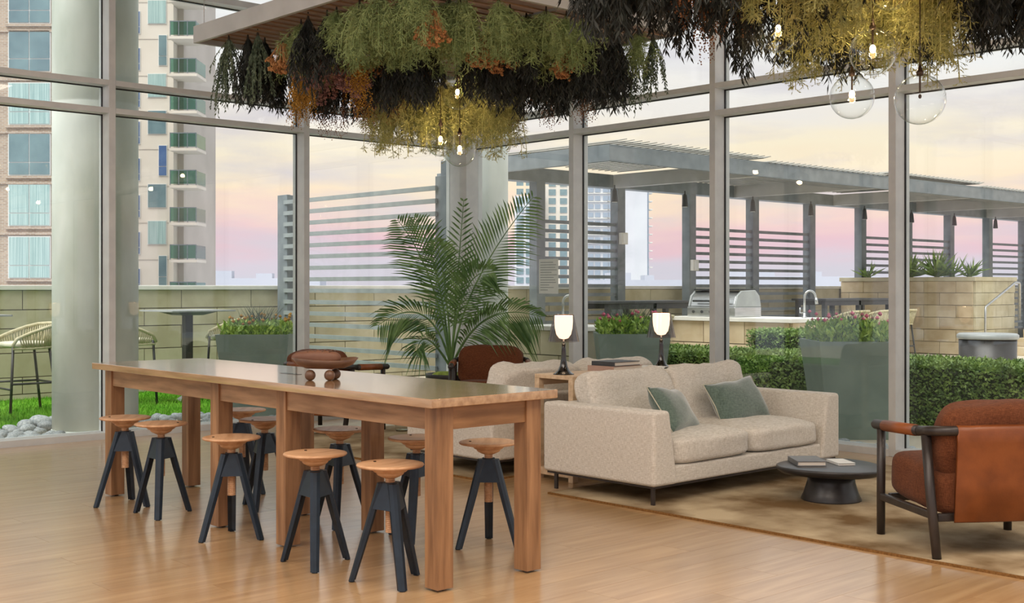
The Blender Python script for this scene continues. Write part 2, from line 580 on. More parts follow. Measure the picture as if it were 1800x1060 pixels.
wl = struct('wall_left')
wr = struct('wall_right')
ZT = [(2.579, 2.623), (2.80, 2.842), (3.60, 3.655)]
mx_l = [5.98, 4.17, 2.36, .55, -1.26, -3.07]
my_r = [7.75, 6.15, 4.55, 2.95, 1.35, -.25, -1.85, -3.45]
def frame_box(name, p, b, bev=.003):
    return MB().box(*b).build(name, m_alu, p, bevel=bev)
for x in mx_l:
    frame_box('mullion', wl, (x - .0285, x + .0285, YL, GY + .05, 0, CEIL))
    g = MB().box(x - .036, x - .0285, GY - .02, GY - .006, .05, CEIL)
    g.box(x + .0285, x + .036, GY - .02, GY - .006, .05, CEIL)
    g.build('gasket', m_gasket, wl)
for yv in my_r:
    frame_box('mullion', wr, (XR, GX + .05, yv - .0285, yv + .0285, 0, CEIL))
    g = MB().box(GX - .02, GX - .006, yv - .036, yv - .0285, .05, CEIL)
    g.box(GX - .02, GX - .006, yv + .0285, yv + .036, .05, CEIL)
    g.build('gasket', m_gasket, wr)
MB().prism([(7.747, 9.46), (7.747, 9.25), (7.79, 9.198), (8.0, 9.198), (8.0, 9.46)], 0, CEIL).build('corner_post', m_alu, wl, bevel=.003)
ex = [7.747] + mx_l + [-5]
ey = [9.198] + my_r + [-5]
RW = [(.0515, 2.579), (2.623, 2.80), (2.842, 3.60), (3.655, CEIL)]
for i in range(len(ex) - 1):
    x0, x1 = ex[i + 1] + .0285, ex[i] - (.0285 if i else 0)
    for z0, z1 in ZT:
        frame_box('transom', wl, (x0, x1, YL, GY + .05, z0, z1), .002)
        MB().box(x0, x1, GY - .02, GY - .006, z0 - .008, z0).build('gasket', m_gasket, wl)
    frame_box('sill', wl, (x0, x1, YL, GY + .05, -.01, .0515), .003)
    for z0, z1 in RW:
        MB().box(x0, x1, GY, GY + .010, z0, z1).build('glass_pane', m_glass, wl)
for i in range(len(ey) - 1):
    y0, y1 = ey[i + 1] + .0285, ey[i] - (.0285 if i else 0)
    for z0, z1 in ZT:
        frame_box('transom', wr, (XR, GX + .05, y0, y1, z0, z1), .002)
        MB().box(GX - .02, GX - .006, y0, y1, z0 - .008, z0).build('gasket', m_gasket, wr)
    frame_box('sill', wr, (XR, GX + .05, y0, y1, -.01, .0515), .003)
    for z0, z1 in RW:
        MB().box(GX, GX + .010, y0, y1, z0, z1).build('glass_pane', m_glass, wr)

# ------------------------------------------------------------------ the terrace outside
tf = MB()
tf.box(-6, 7.99, 9.46, 14.2, -.30, -.015)
tf.box(8.0, 34, -8, 14.2, -.30, -.015)
tag(tf.build('floor_terrace', m_pave), kind='structure')
bk = {}
def blocks(parent, m, origin, ax, length, zs, bl, th=.04, gap=.010, outward=-1, phase=0.0):
    """courses of separate blocks along axis ax ('x' or 'y') from origin; faces look to `outward`"""
    for ci, (z0, z1) in enumerate(zs):
        s = -((ci % 2) * bl / 2 + phase) % bl - bl
        while s < length:
            a, b = max(s, 0), min(s + bl, length)
            if b - a > .04:
                key = (m.name, ax, round(b - a, 3), round(z1 - z0, 3))
                if key not in bk:
                    w, h = b - a - gap, z1 - z0 - gap
                    e = .006
                    q = MB()
                    if ax == 'x':
                        q.hexa([(0, 0, 0), (w, 0, 0), (w, th, 0), (0, th, 0)], [(0, 0, h), (w, 0, h), (w, th, h), (0, th, h)])
                    else:
                        q.hexa([(0, 0, 0), (th, 0, 0), (th, w, 0), (0, w, 0)], [(0, 0, h), (th, 0, h), (th, w, h), (0, w, h)])
                    bk[key] = q.mesh('block', m)
                j = R.uniform(0, .004)
                p = (origin[0] + a + gap / 2, origin[1] + j, z0 + gap / 2) if ax == 'x' else (origin[0] + j, origin[1] + a + gap / 2, z0 + gap / 2)
                inst('block', bk[key], parent, p)
            s += bl
wt = struct('wall_terrace')
MB().box(-2, 30, 13.13, 13.34, -.02, 1.17).build('wall_core', m_mortar, wt)
blocks(wt, m_block, (2.6, 13.10), 'x', 26.0, [(.0, .06), (.06, .24), (.24, .50), (.50, .76), (.76, .96), (.96, 1.17)], .92)
MB().box(-2, 30, 13.07, 13.38, 1.17, 1.222).build('coping', m_cap, wt, bevel=.006)

# turf with blades
tb = MB().box(-2, 7.9, 10.42, 13.09, -.014, .0)
tag(tb.build('turf_base', m_turf), kind='structure')
gr = MB()
rg = random.Random(3)
for i in range(26000):
    x, y = rg.uniform(2.6, 7.9), rg.uniform(10.42, 13.08)
    a = rg.uniform(0, PI)
    h = rg.uniform(.02, .045)
    lx, ly = rg.uniform(-.02, .02), rg.uniform(-.02, .02)
    w = .005
    gr.add([(x - w * math.cos(a), y - w * math.sin(a), -.002), (x + w * math.cos(a), y + w * math.sin(a), -.002), (x + lx, y + ly, h)], [(0, 1, 2)])
tag(gr.build('turf_grass', m_grass), 'short bright green turf between the window and the terrace wall', 'grass', kind='stuff')

# round concrete columns
def column(x, y, label):
    t = thing('concrete_column', label, 'column', (x, y, 0))
    q = MB().lathe([(.345, -.014), (.345, 1.6), (.345, 2.72), (.34, 2.73), (.345, 2.74), (.345, 6.5)], 40)
    q.build('shaft', m_concrete, t, smooth=True)
    MB().lathe([(.352, -.014), (.352, .02), (.346, .025)], 40).build('base_ring', m_concrete, t, smooth=True)
column(4.31, 9.90, 'thick round concrete column outside the leftmost window')
column(8.52, 9.90, 'round concrete column outside the window corner behind the palm')

# pebbles
pm = []
for i in range(5):
    q = MB().ball((0, 0, 0), 1, 10, 7, (1, .72, .5))
    q.v = [(x + .10 * noise.noise(Vector((x * 1.3 + i * 7, y * 1.3, z * 1.3))), y + .10 * noise.noise(Vector((x * 1.3, y * 1.3 + i * 5, z))), z * (1 + .1 * noise.noise(Vector((x, y, i))))) for x, y, z in q.v]
    pm.append(q.mesh('pebble', m_pebble, True))
gl_ = 'smooth grey river pebble in the strip along the left window'
gr_ = 'smooth grey river pebble in the strip along the right window'
def pebble(x, y, z, s, lab, grp):
    o = inst('river_pebble', R.choice(pm), None, (x, y, z + s * .42), (R.uniform(-.25, .25), R.uniform(-.25, .25), R.uniform(0, PI)), (s, s, s))
    tag(o, lab, 'pebble', grp)
def peb_ok(x, y):
    return math.hypot(x - 4.31, y - 9.9) > .42 and math.hypot(x - 8.52, y - 9.90) > .42
n = 0
yy = 9.55
while yy < 10.36:
    xx = 3.15 + R.uniform(0, .05)
    while xx < 7.3:
        s = R.uniform(.045, .075)
        if peb_ok(xx, yy) and n < 292:
            pebble(xx + R.uniform(-.015, .015), yy + R.uniform(-.02, .02), -.015, s, gl_, 'pebbles along the left window')
            n += 1
        xx += .145 if xx < 4.9 else .19
    yy += .115
for x, y, s in ((4.02, 10.33, .11), (4.20, 10.45, .085), (3.86, 10.26, .09), (3.98, 10.12, .08), (3.80, 10.05, .07)):
    pebble(x, y, .012, s * 1.02, 'large rounded pebble piled against the left concrete column', 'large pebbles by the column')
yy = 3.4
while yy < 8.2:
    for xx in (8.06, 8.18):
        pebble(xx + R.uniform(-.02, .02), yy + R.uniform(-.03, .03), -.015, R.uniform(.045, .07), gr_, 'pebbles along the right window')
    yy += .15

# slatted screen standing off the window corner
def slat_mesh(ax, ln, h, d, m):
    return (MB().box(0, ln, 0, d, 0, h) if ax == 'x' else MB().box(0, d, 0, ln, 0, h)).mesh('slat', m)
t = thing('slat_screen', 'grey slatted privacy screen running from the window corner to the terrace wall', 'screen', (8.02, 9.86, 0))
MB().box(-.02, .03, -.09, .09, -.015, 2.36).box(.03, .10, -.06, .06, -.015, 2.52).build('post', m_steelgrey, t, bevel=.004)
MB().box(-.04, .01, 2.94, 3.16, -.015, 2.33).box(.01, .16, 3.0, 3.10, -.015, 2.33).build('post', m_steelgrey, t, bevel=.004)
sm = slat_mesh('y', 2.95, .048, .03, m_slat)
for i in range(17):
    inst('slat', sm, t, (-.06, .04, .06 + i * .1345))

# planters with flowers
def leafy(mb, cx, cy, cz, rx, ry, hz, n, ln, w, rnd, up=.6):
    for i in range(n):
        x, y = rnd.uniform(-1, 1), rnd.uniform(-1, 1)
        z = rnd.random() ** .6 * hz * (1 - .35 * (x * x + y * y) / 2)
        mb.leaf((cx + x * rx, cy + y * ry, cz + z), (rnd.uniform(-1, 1), rnd.uniform(-1, 1), rnd.uniform(-.3, 1) + up), ln * rnd.uniform(.7, 1.3), w, rnd)
def planter(loc, rz, label, seed, grassy, bloom, nb, hz=.2):
    t = thing('flower_planter', label, 'planter', loc, rz)
    rnd = random.Random(seed)
    T, B, h = .335, .24, .77
    q = MB()
    o1 = [(-B, -B, -.015), (B, -B, -.015), (B, B, -.015), (-B, B, -.015)]
    o2 = [(-T, -T, h), (T, -T, h), (T, T, h), (-T, T, h)]
    i2 = [(-T + .03, -T + .03, h), (T - .03, -T + .03, h), (T - .03, T - .03, h), (-T + .03, T - .03, h)]
    i1 = [(-T + .04, -T + .04, h - .08), (T - .04, -T + .04, h - .08), (T - .04, T - .04, h - .08), (-T + .04, T - .04, h - .08)]
    q.loft([o1, o2, i2, i1])
    q.build('pot', m_planter, t)
    q = MB()
    leafy(q, 0, 0, h - .06, .31, .31, hz, 1500, .055, .024, rnd)
    q.build('foliage', m_green, t)
    if grassy:
        q = MB()
        for i in range(130):
            a = rnd.uniform(0, 2 * PI)
            q.leaf((rnd.uniform(-.1, .1), rnd.uniform(-.1, .1), h), (math.cos(a) * .5, math.sin(a) * .5, 1), rnd.uniform(.2, .36), .008, rnd, .3)
        q.build('grass_tuft', m_silver, t)
    q = MB()
    for i in range(nb):
        q.octa((rnd.uniform(-.3, .3), rnd.uniform(-.3, .3), h + hz * rnd.uniform(.55, 1.05)), rnd.uniform(.013, .023))
    q.build('blossoms', bloom, t)
    return t
planter((8.73, 5.47, 0), -YAW, 'sage green tapered planter of pink flowers outside the third window from the corner', 11, True, m_pink, 34, .22)
planter((8.57, 7.72, 0), -YAW, 'sage green tapered planter of pink flowers seen between the two table lamps', 12, True, m_pink, 30, .2)
planter((5.93, 9.99, 0), -YAW, 'sage green tapered planter of yellow and green plants outside the left window', 13, True, m_mustard, 40, .17)

# hedges
def hedge(label, x0, x1, y0, y1, z, n, seed):
    t = thing('box_hedge', label, 'hedge', ((x0 + x1) / 2, (y0 + y1) / 2, 0))
    rnd = random.Random(seed)
    hx, hy = (x1 - x0) / 2, (y1 - y0) / 2
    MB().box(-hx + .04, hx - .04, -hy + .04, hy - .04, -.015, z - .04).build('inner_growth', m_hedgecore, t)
    q = MB()
    aT, aF, aE = 4 * hx * hy, 2 * hy * z, 2 * hx * z
    tot = aT + aF + 2 * aE
    for i in range(n):
        u = rnd.random() * tot
        if u < aT:
            p = (rnd.uniform(-hx, hx), rnd.uniform(-hy, hy), z - .045 + rnd.uniform(0, .06))
            d = (rnd.uniform(-1, 1), rnd.uniform(-1, 1), rnd.uniform(.0, 1.2))
        elif u < aT + aF:
            p = (-hx + .045 - rnd.uniform(0, .06), rnd.uniform(-hy, hy), rnd.uniform(0, z))
            d = (rnd.uniform(-1.2, .2), rnd.uniform(-1, 1), rnd.uniform(-.6, 1))
        else:
            s = rnd.choice((-1, 1))
            p = (rnd.uniform(-hx, hx), s * (hy - .045 + rnd.uniform(0, .06)), rnd.uniform(0, z))
            d = (rnd.uniform(-1, 1), s * rnd.uniform(0, 1), rnd.uniform(-.6, 1))
        q.leaf(p, d, rnd.uniform(.025, .045), .02, rnd)
    q.build('foliage', m_hedge, t)
hedge('long low clipped hedge running behind the right-hand windows', 9.25, 10.05, 2.0, 8.5, .57, 52000, 21)
hedge('short taller clipped hedge block in front of the barbecue counter', 10.25, 10.75, 6.3, 7.62, .75, 10000, 22)

# left service counter with tap
t = thing('service_counter', 'low stone counter with white slab seen behind the smoked table lamp', 'counter', (8.75, 8.6, 0))
MB().box(.04, .65, 0, .86, -.015, .755).build('counter_core', m_mortar, t)
blocks(t, m_block, (0, 0), 'y', .86, [(0, .24), (.24, .5), (.5, .755)], .55)
MB().box(-.03, .68, -.03, .89, .755, .80).build('slab', m_cap, t, bevel=.004)
def tap(loc, rz, label):
    t = thing('tap', label, 'tap', loc, rz)
    MB().lathe([(.03, 0), (.03, .01), (.017, .02), (.017, .06)], 14).build('base', m_stainless, t, smooth=True)
    pts = [(0, 0, .02), (0, 0, .24)] + [(.065 - .065 * math.cos(a * PI / 8), 0, .24 + .075 * math.sin(a * PI / 8)) for a in range(1, 8)] + [(.135, 0, .22)]
    MB().tube(pts, .0125, 10).build('spout', m_stainless, t, smooth=True)
    MB().tube([(.134, 0, .235), (.142, 0, .16)], [.016, .019], 10).build('spray_head', m_stainless, t, smooth=True)
    MB().tube([(-.01, 0, .06), (-.05, 0, .06), (-.05, 0, .12)], .008, 8).build('handle', m_stainless, t, smooth=True)
tap((9.02, 9.08, .80), -YAW, 'tall curved steel tap above the smoked lamp at the left end of the console')

# barbecue counter, grill, tap
t = thing('barbecue_counter', 'long stone barbecue counter with pale slab under the pergola', 'counter', (11.5, 7.96, 0))
MB().box(.04, .75, .04, 1.75, -.015, .80).build('counter_core', m_mortar, t)
blocks(t, m_block2, (0, .04), 'y', 1.72, [(0, .27), (.27, .54), (.54, .80)], .6)
blocks(t, m_block2, (.04, 0), 'x', .72, [(0, .27), (.27, .54), (.54, .80)], .5)
MB().box(-.04, .80, -.04, 1.8, .80, .845).build('slab', m_cap, t, bevel=.004)
t = thing('gas_grill', 'stainless steel gas grill with rounded hood on the barbecue counter', 'grill', (11.86, 9.17, .845), 0)
MB().box(-.26, .26, -.36, .36, 0, .12).build('body', m_stainless, t, bevel=.01)
prof = [(-.24, .12), (-.20, .24), (-.12, .30), (.14, .31), (.22, .24), (.25, .12)]
MB().prism(prof, -.33, .33, 'y').build('hood', m_stainless, t, bevel=.012)
for s in (-1, 1):
    MB().prism([(a * 1.04, b if b < .2 else b + .012) for a, b in prof], s * .33 if s > 0 else -.36, .36 if s > 0 else s * .33, 'y').build('end_cap', m_greytop, t, bevel=.01)
MB().tube([(-.27, -.26, .19), (-.27, .26, .19)], .013, 8).build('handle', m_blacksteel, t, smooth=True)
MB().box(-.15, .16, -.34, .34, .318, .336).build('warming_rack', m_blacksteel, t)
for i in range(5):
    MB().lathe([(.018, 0), (.018, .02)], 10).build('knob', m_blacksteel, t).matrix_local = Matrix.Translation((-.27, -.26 + i * .13, .06)) @ Matrix.Rotation(PI / 2, 4, 'Y')
tap((12.0, 8.12, .845), -YAW, 'slim curved steel tap at the right end of the barbecue counter')

# bar tables and woven stools
def bar_stool(label, loc, rz, group='woven bar stools'):
    t = thing('bar_stool', label, 'stool', loc, rz, group)
    for sx in (-1, 1):
        MB().tube([(sx * .225, .225, -.014), (sx * .205, .19, .66)], .013, 8).build('leg', m_blacksteel, t, smooth=True)
        MB().tube([(sx * .225, -.235, -.014), (sx * .19, -.15, .66)], .013, 8).build('leg', m_blacksteel, t, smooth=True)
        MB().tube([(sx * .217, .21, .29), (sx * .209, -.20, .29)], .010, 8).build('footrest', m_blacksteel, t, smooth=True)
    MB().tube([(-.22, .215, .24), (.22, .215, .24)], .010, 8).build('footrest', m_blacksteel, t, smooth=True)
    MB().tube([(-.21, -.20, .29), (.21, -.20, .29)], .010, 8).build('footrest', m_blacksteel, t, smooth=True)
    half = [(.235, .21, .64), (.245, .17, .715), (.25, .05, .765), (.25, -.10, .815), (.225, -.21, .842), (.14, -.285, .85)]
    rail = half + [(0, -.305, .852)] + [(-x, y, z) for x, y, z in half[::-1]]
    MB().tube(rail, .016, 8).build('top_rail', m_wicker, t, smooth=True)
    q = MB()
    lo = [(.23, .20, .62), (.235, .13, .62), (.235, .03, .62), (.23, -.09, .625), (.20, -.17, .63), (.12, -.225, .635)]
    lo = lo + [(0, -.24, .635)] + [(-x, y, z) for x, y, z in lo[::-1]]
    for i in range(1, len(rail) - 2):
        for f in (0, .2, .4, .6, .8):
            a = Vector(rail[i]).lerp(Vector(rail[i + 1]), f)
            b = Vector(lo[i]).lerp(Vector(lo[i + 1]), f)
            q.tube([a, b], .0075, 5)
    q.build('woven_back', m_wicker, t, smooth=True)
    MB().tube(lo, .012, 6).build('seat_ring', m_wicker, t, smooth=True)
    MB().cushion((0, .0, .655), .225, .215, .03, 4, 6).build('seat', m_cushion, t, smooth=True)
    return t
st0 = bar_stool('woven bar stool nearest the left edge of the photo, outside the left window', (4.43, 11.77, 0), PI / 2)
dup(st0, (5.50, 11.88, 0), -PI / 2, 'woven bar stool between the concrete column and the pedestal bar table')
dup(st0, (6.79, 11.97, 0), PI / 2, 'woven bar stool behind the yellow and green planter at the pedestal bar table')
def bar_table(label, loc):
    t = thing('bar_table', label, 'table', loc, 0, 'pedestal bar tables')
    q = MB().prism([(-.36, -.37), (.36, -.37), (.37, -.36), (.37, .36), (.36, .37), (-.36, .37), (-.37, .36), (-.37, -.36)], .945, .96)
    q.build('table_top', m_greytop, t)
    MB().hexa([(-.12, -.12, .905), (.12, -.12, .905), (.12, .12, .905), (-.12, .12, .905)], [(-.24, -.24, .945), (.24, -.24, .945), (.24, .24, .945), (-.24, .24, .945)]).build('top_plate', m_blacksteel, t)
    MB().box(-.043, .043, -.043, .043, .015, .91).build('pedestal', m_blacksteel, t, bevel=.004)
    MB().hexa([(-.22, -.22, -.014), (.22, -.22, -.014), (.22, .22, -.014), (-.22, .22, -.014)], [(-.22, -.22, .0), (.22, -.22, .0), (.22, .22, .0), (-.22, .22, .0)]).build('base_plate', m_greytop, t)
    MB().hexa([(-.1, -.1, .0), (.1, -.1, .0), (.1, .1, .0), (-.1, .1, .0)], [(-.045, -.045, .05), (.045, -.045, .05), (.045, .045, .05), (-.045, .045, .05)]).build('foot', m_greytop, t)
    return t
bt0 = bar_table('square pedestal bar table with thick dark post behind the long oak table', (6.17, 11.86, 0))
dup(bt0, (3.57, 11.12, 0), 0, 'square pedestal bar table cut off by the left edge of the photo')
def long_bar(label, x0, x1, y0):
    t = thing('long_bar_table', label, 'table', (x0, y0, 0))
    L_ = x1 - x0
    MB().box(0, L_, -.3, .3, 1.0, 1.03).build('table_top', m_blacksteel, t, bevel=.003)
    for sx in (.04, L_ / 2, L_ - .1):
        for sy in (-.26, .2):
            MB().box(sx, sx + .06, sy, sy + .06, -.015, 1.0).build('leg', m_blacksteel, t)
    for sy in (-.26, .24):
        MB().box(.1, L_ - .1, sy, sy + .02, .93, 1.0).build('apron', m_blacksteel, t)
long_bar('dark slim bar table behind the planter between the lamps', 10.75, 12.5, 10.35)
long_bar('dark slim bar table far back beyond the barbecue counter', 15.4, 17.3, 10.35)
dup(st0, (12.15, 9.93, 0), .1, 'woven bar stool seen just right of the right-hand table lamp')
dup(st0, (11.35, 9.93, 0), -.1, 'woven bar stool half hidden by pink flowers between the lamps')
dup(st0, (15.8, 9.95, 0), 0, 'woven bar stool at the far bar table, nearest the tap')
dup(st0, (16.5, 9.95, 0), .15, 'woven bar stool at the far bar table, middle of three')
dup(st0, (17.15, 9.95, 0), -.1, 'woven bar stool at the far bar table, nearest the stone planter')

# pergola
t = thing('pergola', 'grey steel pergola with louvred roof over the terrace', 'pergola', (0, 0, 0))
PZ0, PZ1 = 2.74, 2.92
PX = [12.19 + 1.72 * i for i in range(-1, 11)]
for x in PX:
    MB().box(x - .085, x + .085, 12.72, 12.88, -.015, PZ0).build('post', m_steelgrey, t, bevel=.004)
MB().box(10.72, 32, 10.0, 10.08, PZ0 - .02, PZ1).build('fascia_beam', m_steelgrey, t)
MB().box(10.72, 10.80, 10.08, 13.2, PZ0 - .02, PZ1).build('fascia_beam', m_steelgrey, t)
MB().box(10.80, 32, 12.70, 12.92, PZ0 - .02, PZ1).build('rear_beam', m_steelgrey, t)
for i in range(1, 9):
    x = 10.76 + i * 3.0
    MB().box(x - .06, x + .06, 10.08, 12.70, PZ0 - .02, PZ1).build('cross_beam', m_fascia, t)
lm = MB().prism([(0, .0), (.010, -.008), (.175, .030), (.165, .038)], 0, 2.72, 'y').mesh('louvre', m_roofl)
for i in range(150):
    x = 10.84 + i * .14
    up = .12 if (i // 22) % 2 == 0 else .07
    inst('louvre', lm, t, (x, 9.98, PZ1 - .07 + up))
plt = [(12.19, 13.91), (15.63, 17.35), (17.35, 19.07), (20.79, 22.51), (22.51, 24.23), (25.95, 27.67)]
nm = ['far screen of grey slats behind the steel tap and lamp', 'far screen of grey slats nearest behind the gas grill', 'far screen of grey slats behind the tap on the barbecue counter',
      'far screen of grey slats left of the third window mullion', 'far screen of grey slats behind the spiky plants', 'far screen of grey slats above the handrail at right']
s2 = slat_mesh('x', 1.55, .05, .03, m_steelgrey)
for (a, b), lb in zip(plt, nm):
    p = thing('slat_panel_screen', lb, 'screen', (a + .085, 12.76, 0), 0, 'slatted screens between the pergola posts')
    for i in range(15):
        inst('slat', s2, p, (0, 0, .26 + i * .134))
for i, px in enumerate((13.35, 14.98, 16.75, 18.45, 20.2, 21.9, 23.6, 25.4)):
    t = thing('spotlight', ['dark hanging spotlight nearest the window mullion by the lamps', 'dark hanging spotlight just left of the second mullion', 'dark hanging spotlight right of the second mullion',
                            'dark hanging spotlight over the gap between far posts', 'dark hanging spotlight just left of the third mullion', 'dark hanging spotlight just right of the third mullion',
                            'dark hanging spotlight above the spiky plants', 'dark hanging spotlight nearest the right edge of the photo'][i], 'light', (px, 12.35, PZ0 - .02), 0, 'spotlights hung from the pergola')
    MB().tube([(0, 0, 0), (0, 0, -.06)], .012, 8).build('stem', m_blacksteel, t)
    MB().lathe([(.02, -.05), (.035, -.09), (.05, -.24), (.046, -.25)], 12).build('housing', m_blacksteel, t, smooth=True)
    MB().lathe([(.04, -.2505), (.04, -.254)], 12).build('lens', m_paper, t)
# small wall boxes and outlets on the pergola posts
for x, z, lb in ((13.91, 1.95, 'white junction box on the pergola post by the window mullion'), (15.63, 1.56, 'small pale outlet box on the pergola post right of the tower')):
    t = thing('junction_box', lb, 'box', (x, 12.72, z))
    MB().box(-.07, .07, -.07, 0, -.09, .09).build('housing', m_cap, t, bevel=.006)
    MB().box(-.05, .05, -.078, -.07, -.07, .07).build('cover', m_paper, t)

# raised stone planter, spiky plants, handrail, steps
t = thing('stone_raised_bed', 'raised bed of tan stone blocks with spiky plants at right', 'planter', (20.5, 10.35, 0))
MB().box(.04, 1.56, .04, 2.7, -.015, 1.31).build('bed_core', m_mortar, t)
zz = [(0, .22), (.22, .44), (.44, .66), (.66, .88), (.88, 1.1), (1.1, 1.31)]
blocks(t, m_block2, (0, .04), 'y', 2.66, zz, .62, gap=.008)
blocks(t, m_block, (.04, 0), 'x', 1.52, zz, .5, gap=.008)
MB().box(-.02, 1.6, -.02, 2.72, 1.31, 1.385).build('coping', m_block, t, bevel=.006)
def spiky(loc, n, h, label, seed):
    t = thing('spiky_plant', label, 'plant', loc)
    rnd = random.Random(seed)
    q = MB()
    for i in range(n):
        a = rnd.uniform(0, 2 * PI)
        e = rnd.uniform(.25, 1.4)
        d = Vector((math.cos(a) * math.cos(e), math.sin(a) * math.cos(e), math.sin(e)))
        q.leaf((0, 0, 0), d, h * rnd.uniform(.7, 1.1), .045, rnd, .25)
    q.build('blades', m_hedge, t)
    MB().lathe([(.05, -.02), (.04, .08)], 10).build('crown', m_stem, t)
for x, y, n, h, lb in ((20.75, 12.6, 20, .38, 'thin spiky plant at the left end of the raised stone bed'), (20.8, 11.75, 60, .52, 'bushy spiky plant right of the third window mullion'),
                       (20.85, 11.25, 60, .6, 'tallest green spiky plant in the middle of the raised stone bed'), (20.85, 10.95, 16, .6, 'sparse leaning spiky plant beside the tallest one'),
                       (20.9, 10.65, 34, .42, 'small dark spiky plant at the corner of the raised stone bed')):
    spiky((x, y, 1.385), n, h, lb, int(x * 100 + y * 10))
t = thing('handrail', 'bent steel handrail beside the raised stone bed', 'handrail', (20.6, 10.2, 0))
MB().tube([(0, 0, -.015), (0, 0, .84), (.02, 0, .86), (1.1, 0, 1.27), (1.14, 0, 1.28), (1.3, 0, 1.28), (1.32, 0, 1.26), (1.32, 0, .6)], .022, 10).build('rail', m_stainless, t, smooth=True)
t = thing('garden_steps', 'stone garden steps at the right edge below the handrail', 'steps', (21.2, 8.4, 0))
for i in range(4):
    MB().box(i * .32, 1.9, 0, 1.7, -.015 + i * .15, .135 + i * .15).build('step', m_block2, t, bevel=.01)
# round bin
t = thing('round_fire_pit', 'round dark grey drum with flat lid beyond the right hedge', 'drum', (11.6, 5.72, 0))
MB().lathe([(.245, -.015), (.262, .02), (.272, .69)], 40).build('drum', m_charcoal, t, smooth=True)
MB().lathe([(.285, .69), (.29, .70), (.29, .73), (.27, .745)], 40).build('lid', m_greytop, t, smooth=True)

# ------------------------------------------------------------------ the city behind
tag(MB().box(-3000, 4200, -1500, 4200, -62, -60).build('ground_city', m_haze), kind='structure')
def cam_frame(d, px):           # a point d metres ahead, lateral by picture column
    l = (px - 900) / 2140 * d
    return (.6744 * d + .7384 * l, .7384 * d - .6744 * l)
def facade_window(par, x, z, w, h, glassm, mull=True, trans=.3, dep=.12):
    f = MB().box(x - .06, x + w + .06, -.06, .0, z - .06, z + h + .06).build('window', m_wframe, par)
    g = MB()
    hs = [(0, h * trans - .03), (h * trans + .03, h)] if trans else [(0, h)]
    ws = [(0, w / 2 - .03), (w / 2 + .03, w)] if mull else [(0, w)]
    for a, b in ws:
        for c, d in hs:
            q = MB().box(x + a, x + b, -.10, -.055, z + c, z + d)
            q.build('pane', glassm if not isinstance(glassm, (list, tuple)) else glassm[0], f)
bx_, by_ = cam_frame(70, -60)
t = thing('brick_building', 'brown brick apartment block at the far left', 'building', (bx_, by_, -60), -YAW)
# local x runs to picture right, local -y faces the camera; z measured from the street
MB().box(-16, 5.2, 0, 14, 0, 86).build('wall', m_brick, t)
s7 = 70 / 2140
for i, yb in enumerate((488, 396, 307, 218, 125, 40, -45, -130)):
    zb = 61.2 + (505 - yb) * s7
    wx = (17 + 60) * s7
    gm = [m_bwing, m_bwing, m_bwin, m_bwing, m_bwin, m_bwin, m_bwin, m_bwin][i]
    facade_window(t, wx, zb, 71 * s7, 71 * s7, gm)
    facade_window(t, wx - 5.2, zb, 71 * s7, 71 * s7, m_bwin)
    MB().box(-16, 5.19, -.10, .0, zb - .55, zb - .40).build('brick_band', m_brick, t)
    MB().box(wx - .2, wx + 2.6, -.14, .0, zb - .22, zb - .08).build('window_ledge', m_brick, t)
bx_, by_ = cam_frame(99, 240)
t = thing('cream_building', 'cream apartment tower with glass balconies behind the column', 'building', (bx_, by_, -60), -YAW)
s9 = 99 / 2140
MB().box(-9, 65 * s9, 0, 12, 0, 92).build('wall', m_cream, t)
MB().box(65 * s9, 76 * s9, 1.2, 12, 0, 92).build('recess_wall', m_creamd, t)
for i in range(11):
    yd = 500 - i * 64.6
    zd = 61.2 + (505 - yd) * s9 - 1.0
    lw_ = i in (0, 3, 6, 8)
    if lw_:
        facade_window(t, 40 * s9, zd + .9, 13 * s9, 52 * s9, m_bwinb if i in (3,) else m_bwin, False, .3)
    else:
        facade_window(t, 21 * s9, zd + 1.3, 31 * s9, 40 * s9, m_bwing if i % 2 else m_bwin, False, 0)
    facade_window(t, -4 * s9, zd + .5, 10 * s9, 38 * s9, m_bwinb, False, .3)
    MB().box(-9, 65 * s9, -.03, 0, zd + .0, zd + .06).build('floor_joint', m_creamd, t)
    bl_ = MB().box(66 * s9, 114 * s9, -1.4, 1.6, zd - .22, zd).build('balcony', m_cream, t)
    MB().box(67 * s9, 113 * s9, -1.38, -1.33, zd + .1, zd + 1.15).box(112 * s9, 113.4 * s9, -1.33, 1.5, zd + .1, zd + 1.15).build('glass_railing', m_balc, bl_)
    q = MB()
    for u in (67, 82, 97, 112):
        q.box(u * s9, u * s9 + .06, -1.42, -1.36, zd, zd + 1.2)
    q.box(67 * s9, 113 * s9, -1.42, -1.36, zd + 1.15, zd + 1.22)
    q.build('railing_frame', m_steelgrey, bl_)
bx_, by_ = cam_frame(400, 1030)
t = thing('pale_tower', 'pale grey high-rise with stacked side balconies seen under the pergola', 'building', (bx_, by_, -60), -YAW)
s4 = 400 / 2140
MB().box(0, 108 * s4, 0, 18, 0, 97).build('wall', m_tower, t)
MB().box(46 * s4, 62 * s4, -.6, 0, 0, 97).build('pilaster', m_tower, t)
wm = MB().box(0, 1.7, -.25, 0, 0, 1.5).mesh('window', m_towerw)
wf = MB().box(0, 2.6, -.5, 0, -.5, -.3).mesh('window_ledge', m_cap)
for i in range(13):
    z = 62.5 + i * 2.72
    for u in (4, 16, 30, 40):
        inst('window', wm, t, (u * s4, 0, z))
        inst('window_ledge', wf, t, (u * s4 - .4, 0, z))
    MB().box(108 * s4, 118 * s4, 1, 6, z - .3, z).build('balcony', m_cap, t)
MB().box(108 * s4, 111 * s4, .5, 8, 0, 97).build('balcony_core', m_towerw, t)
bx_, by_ = cam_frame(330, 905)
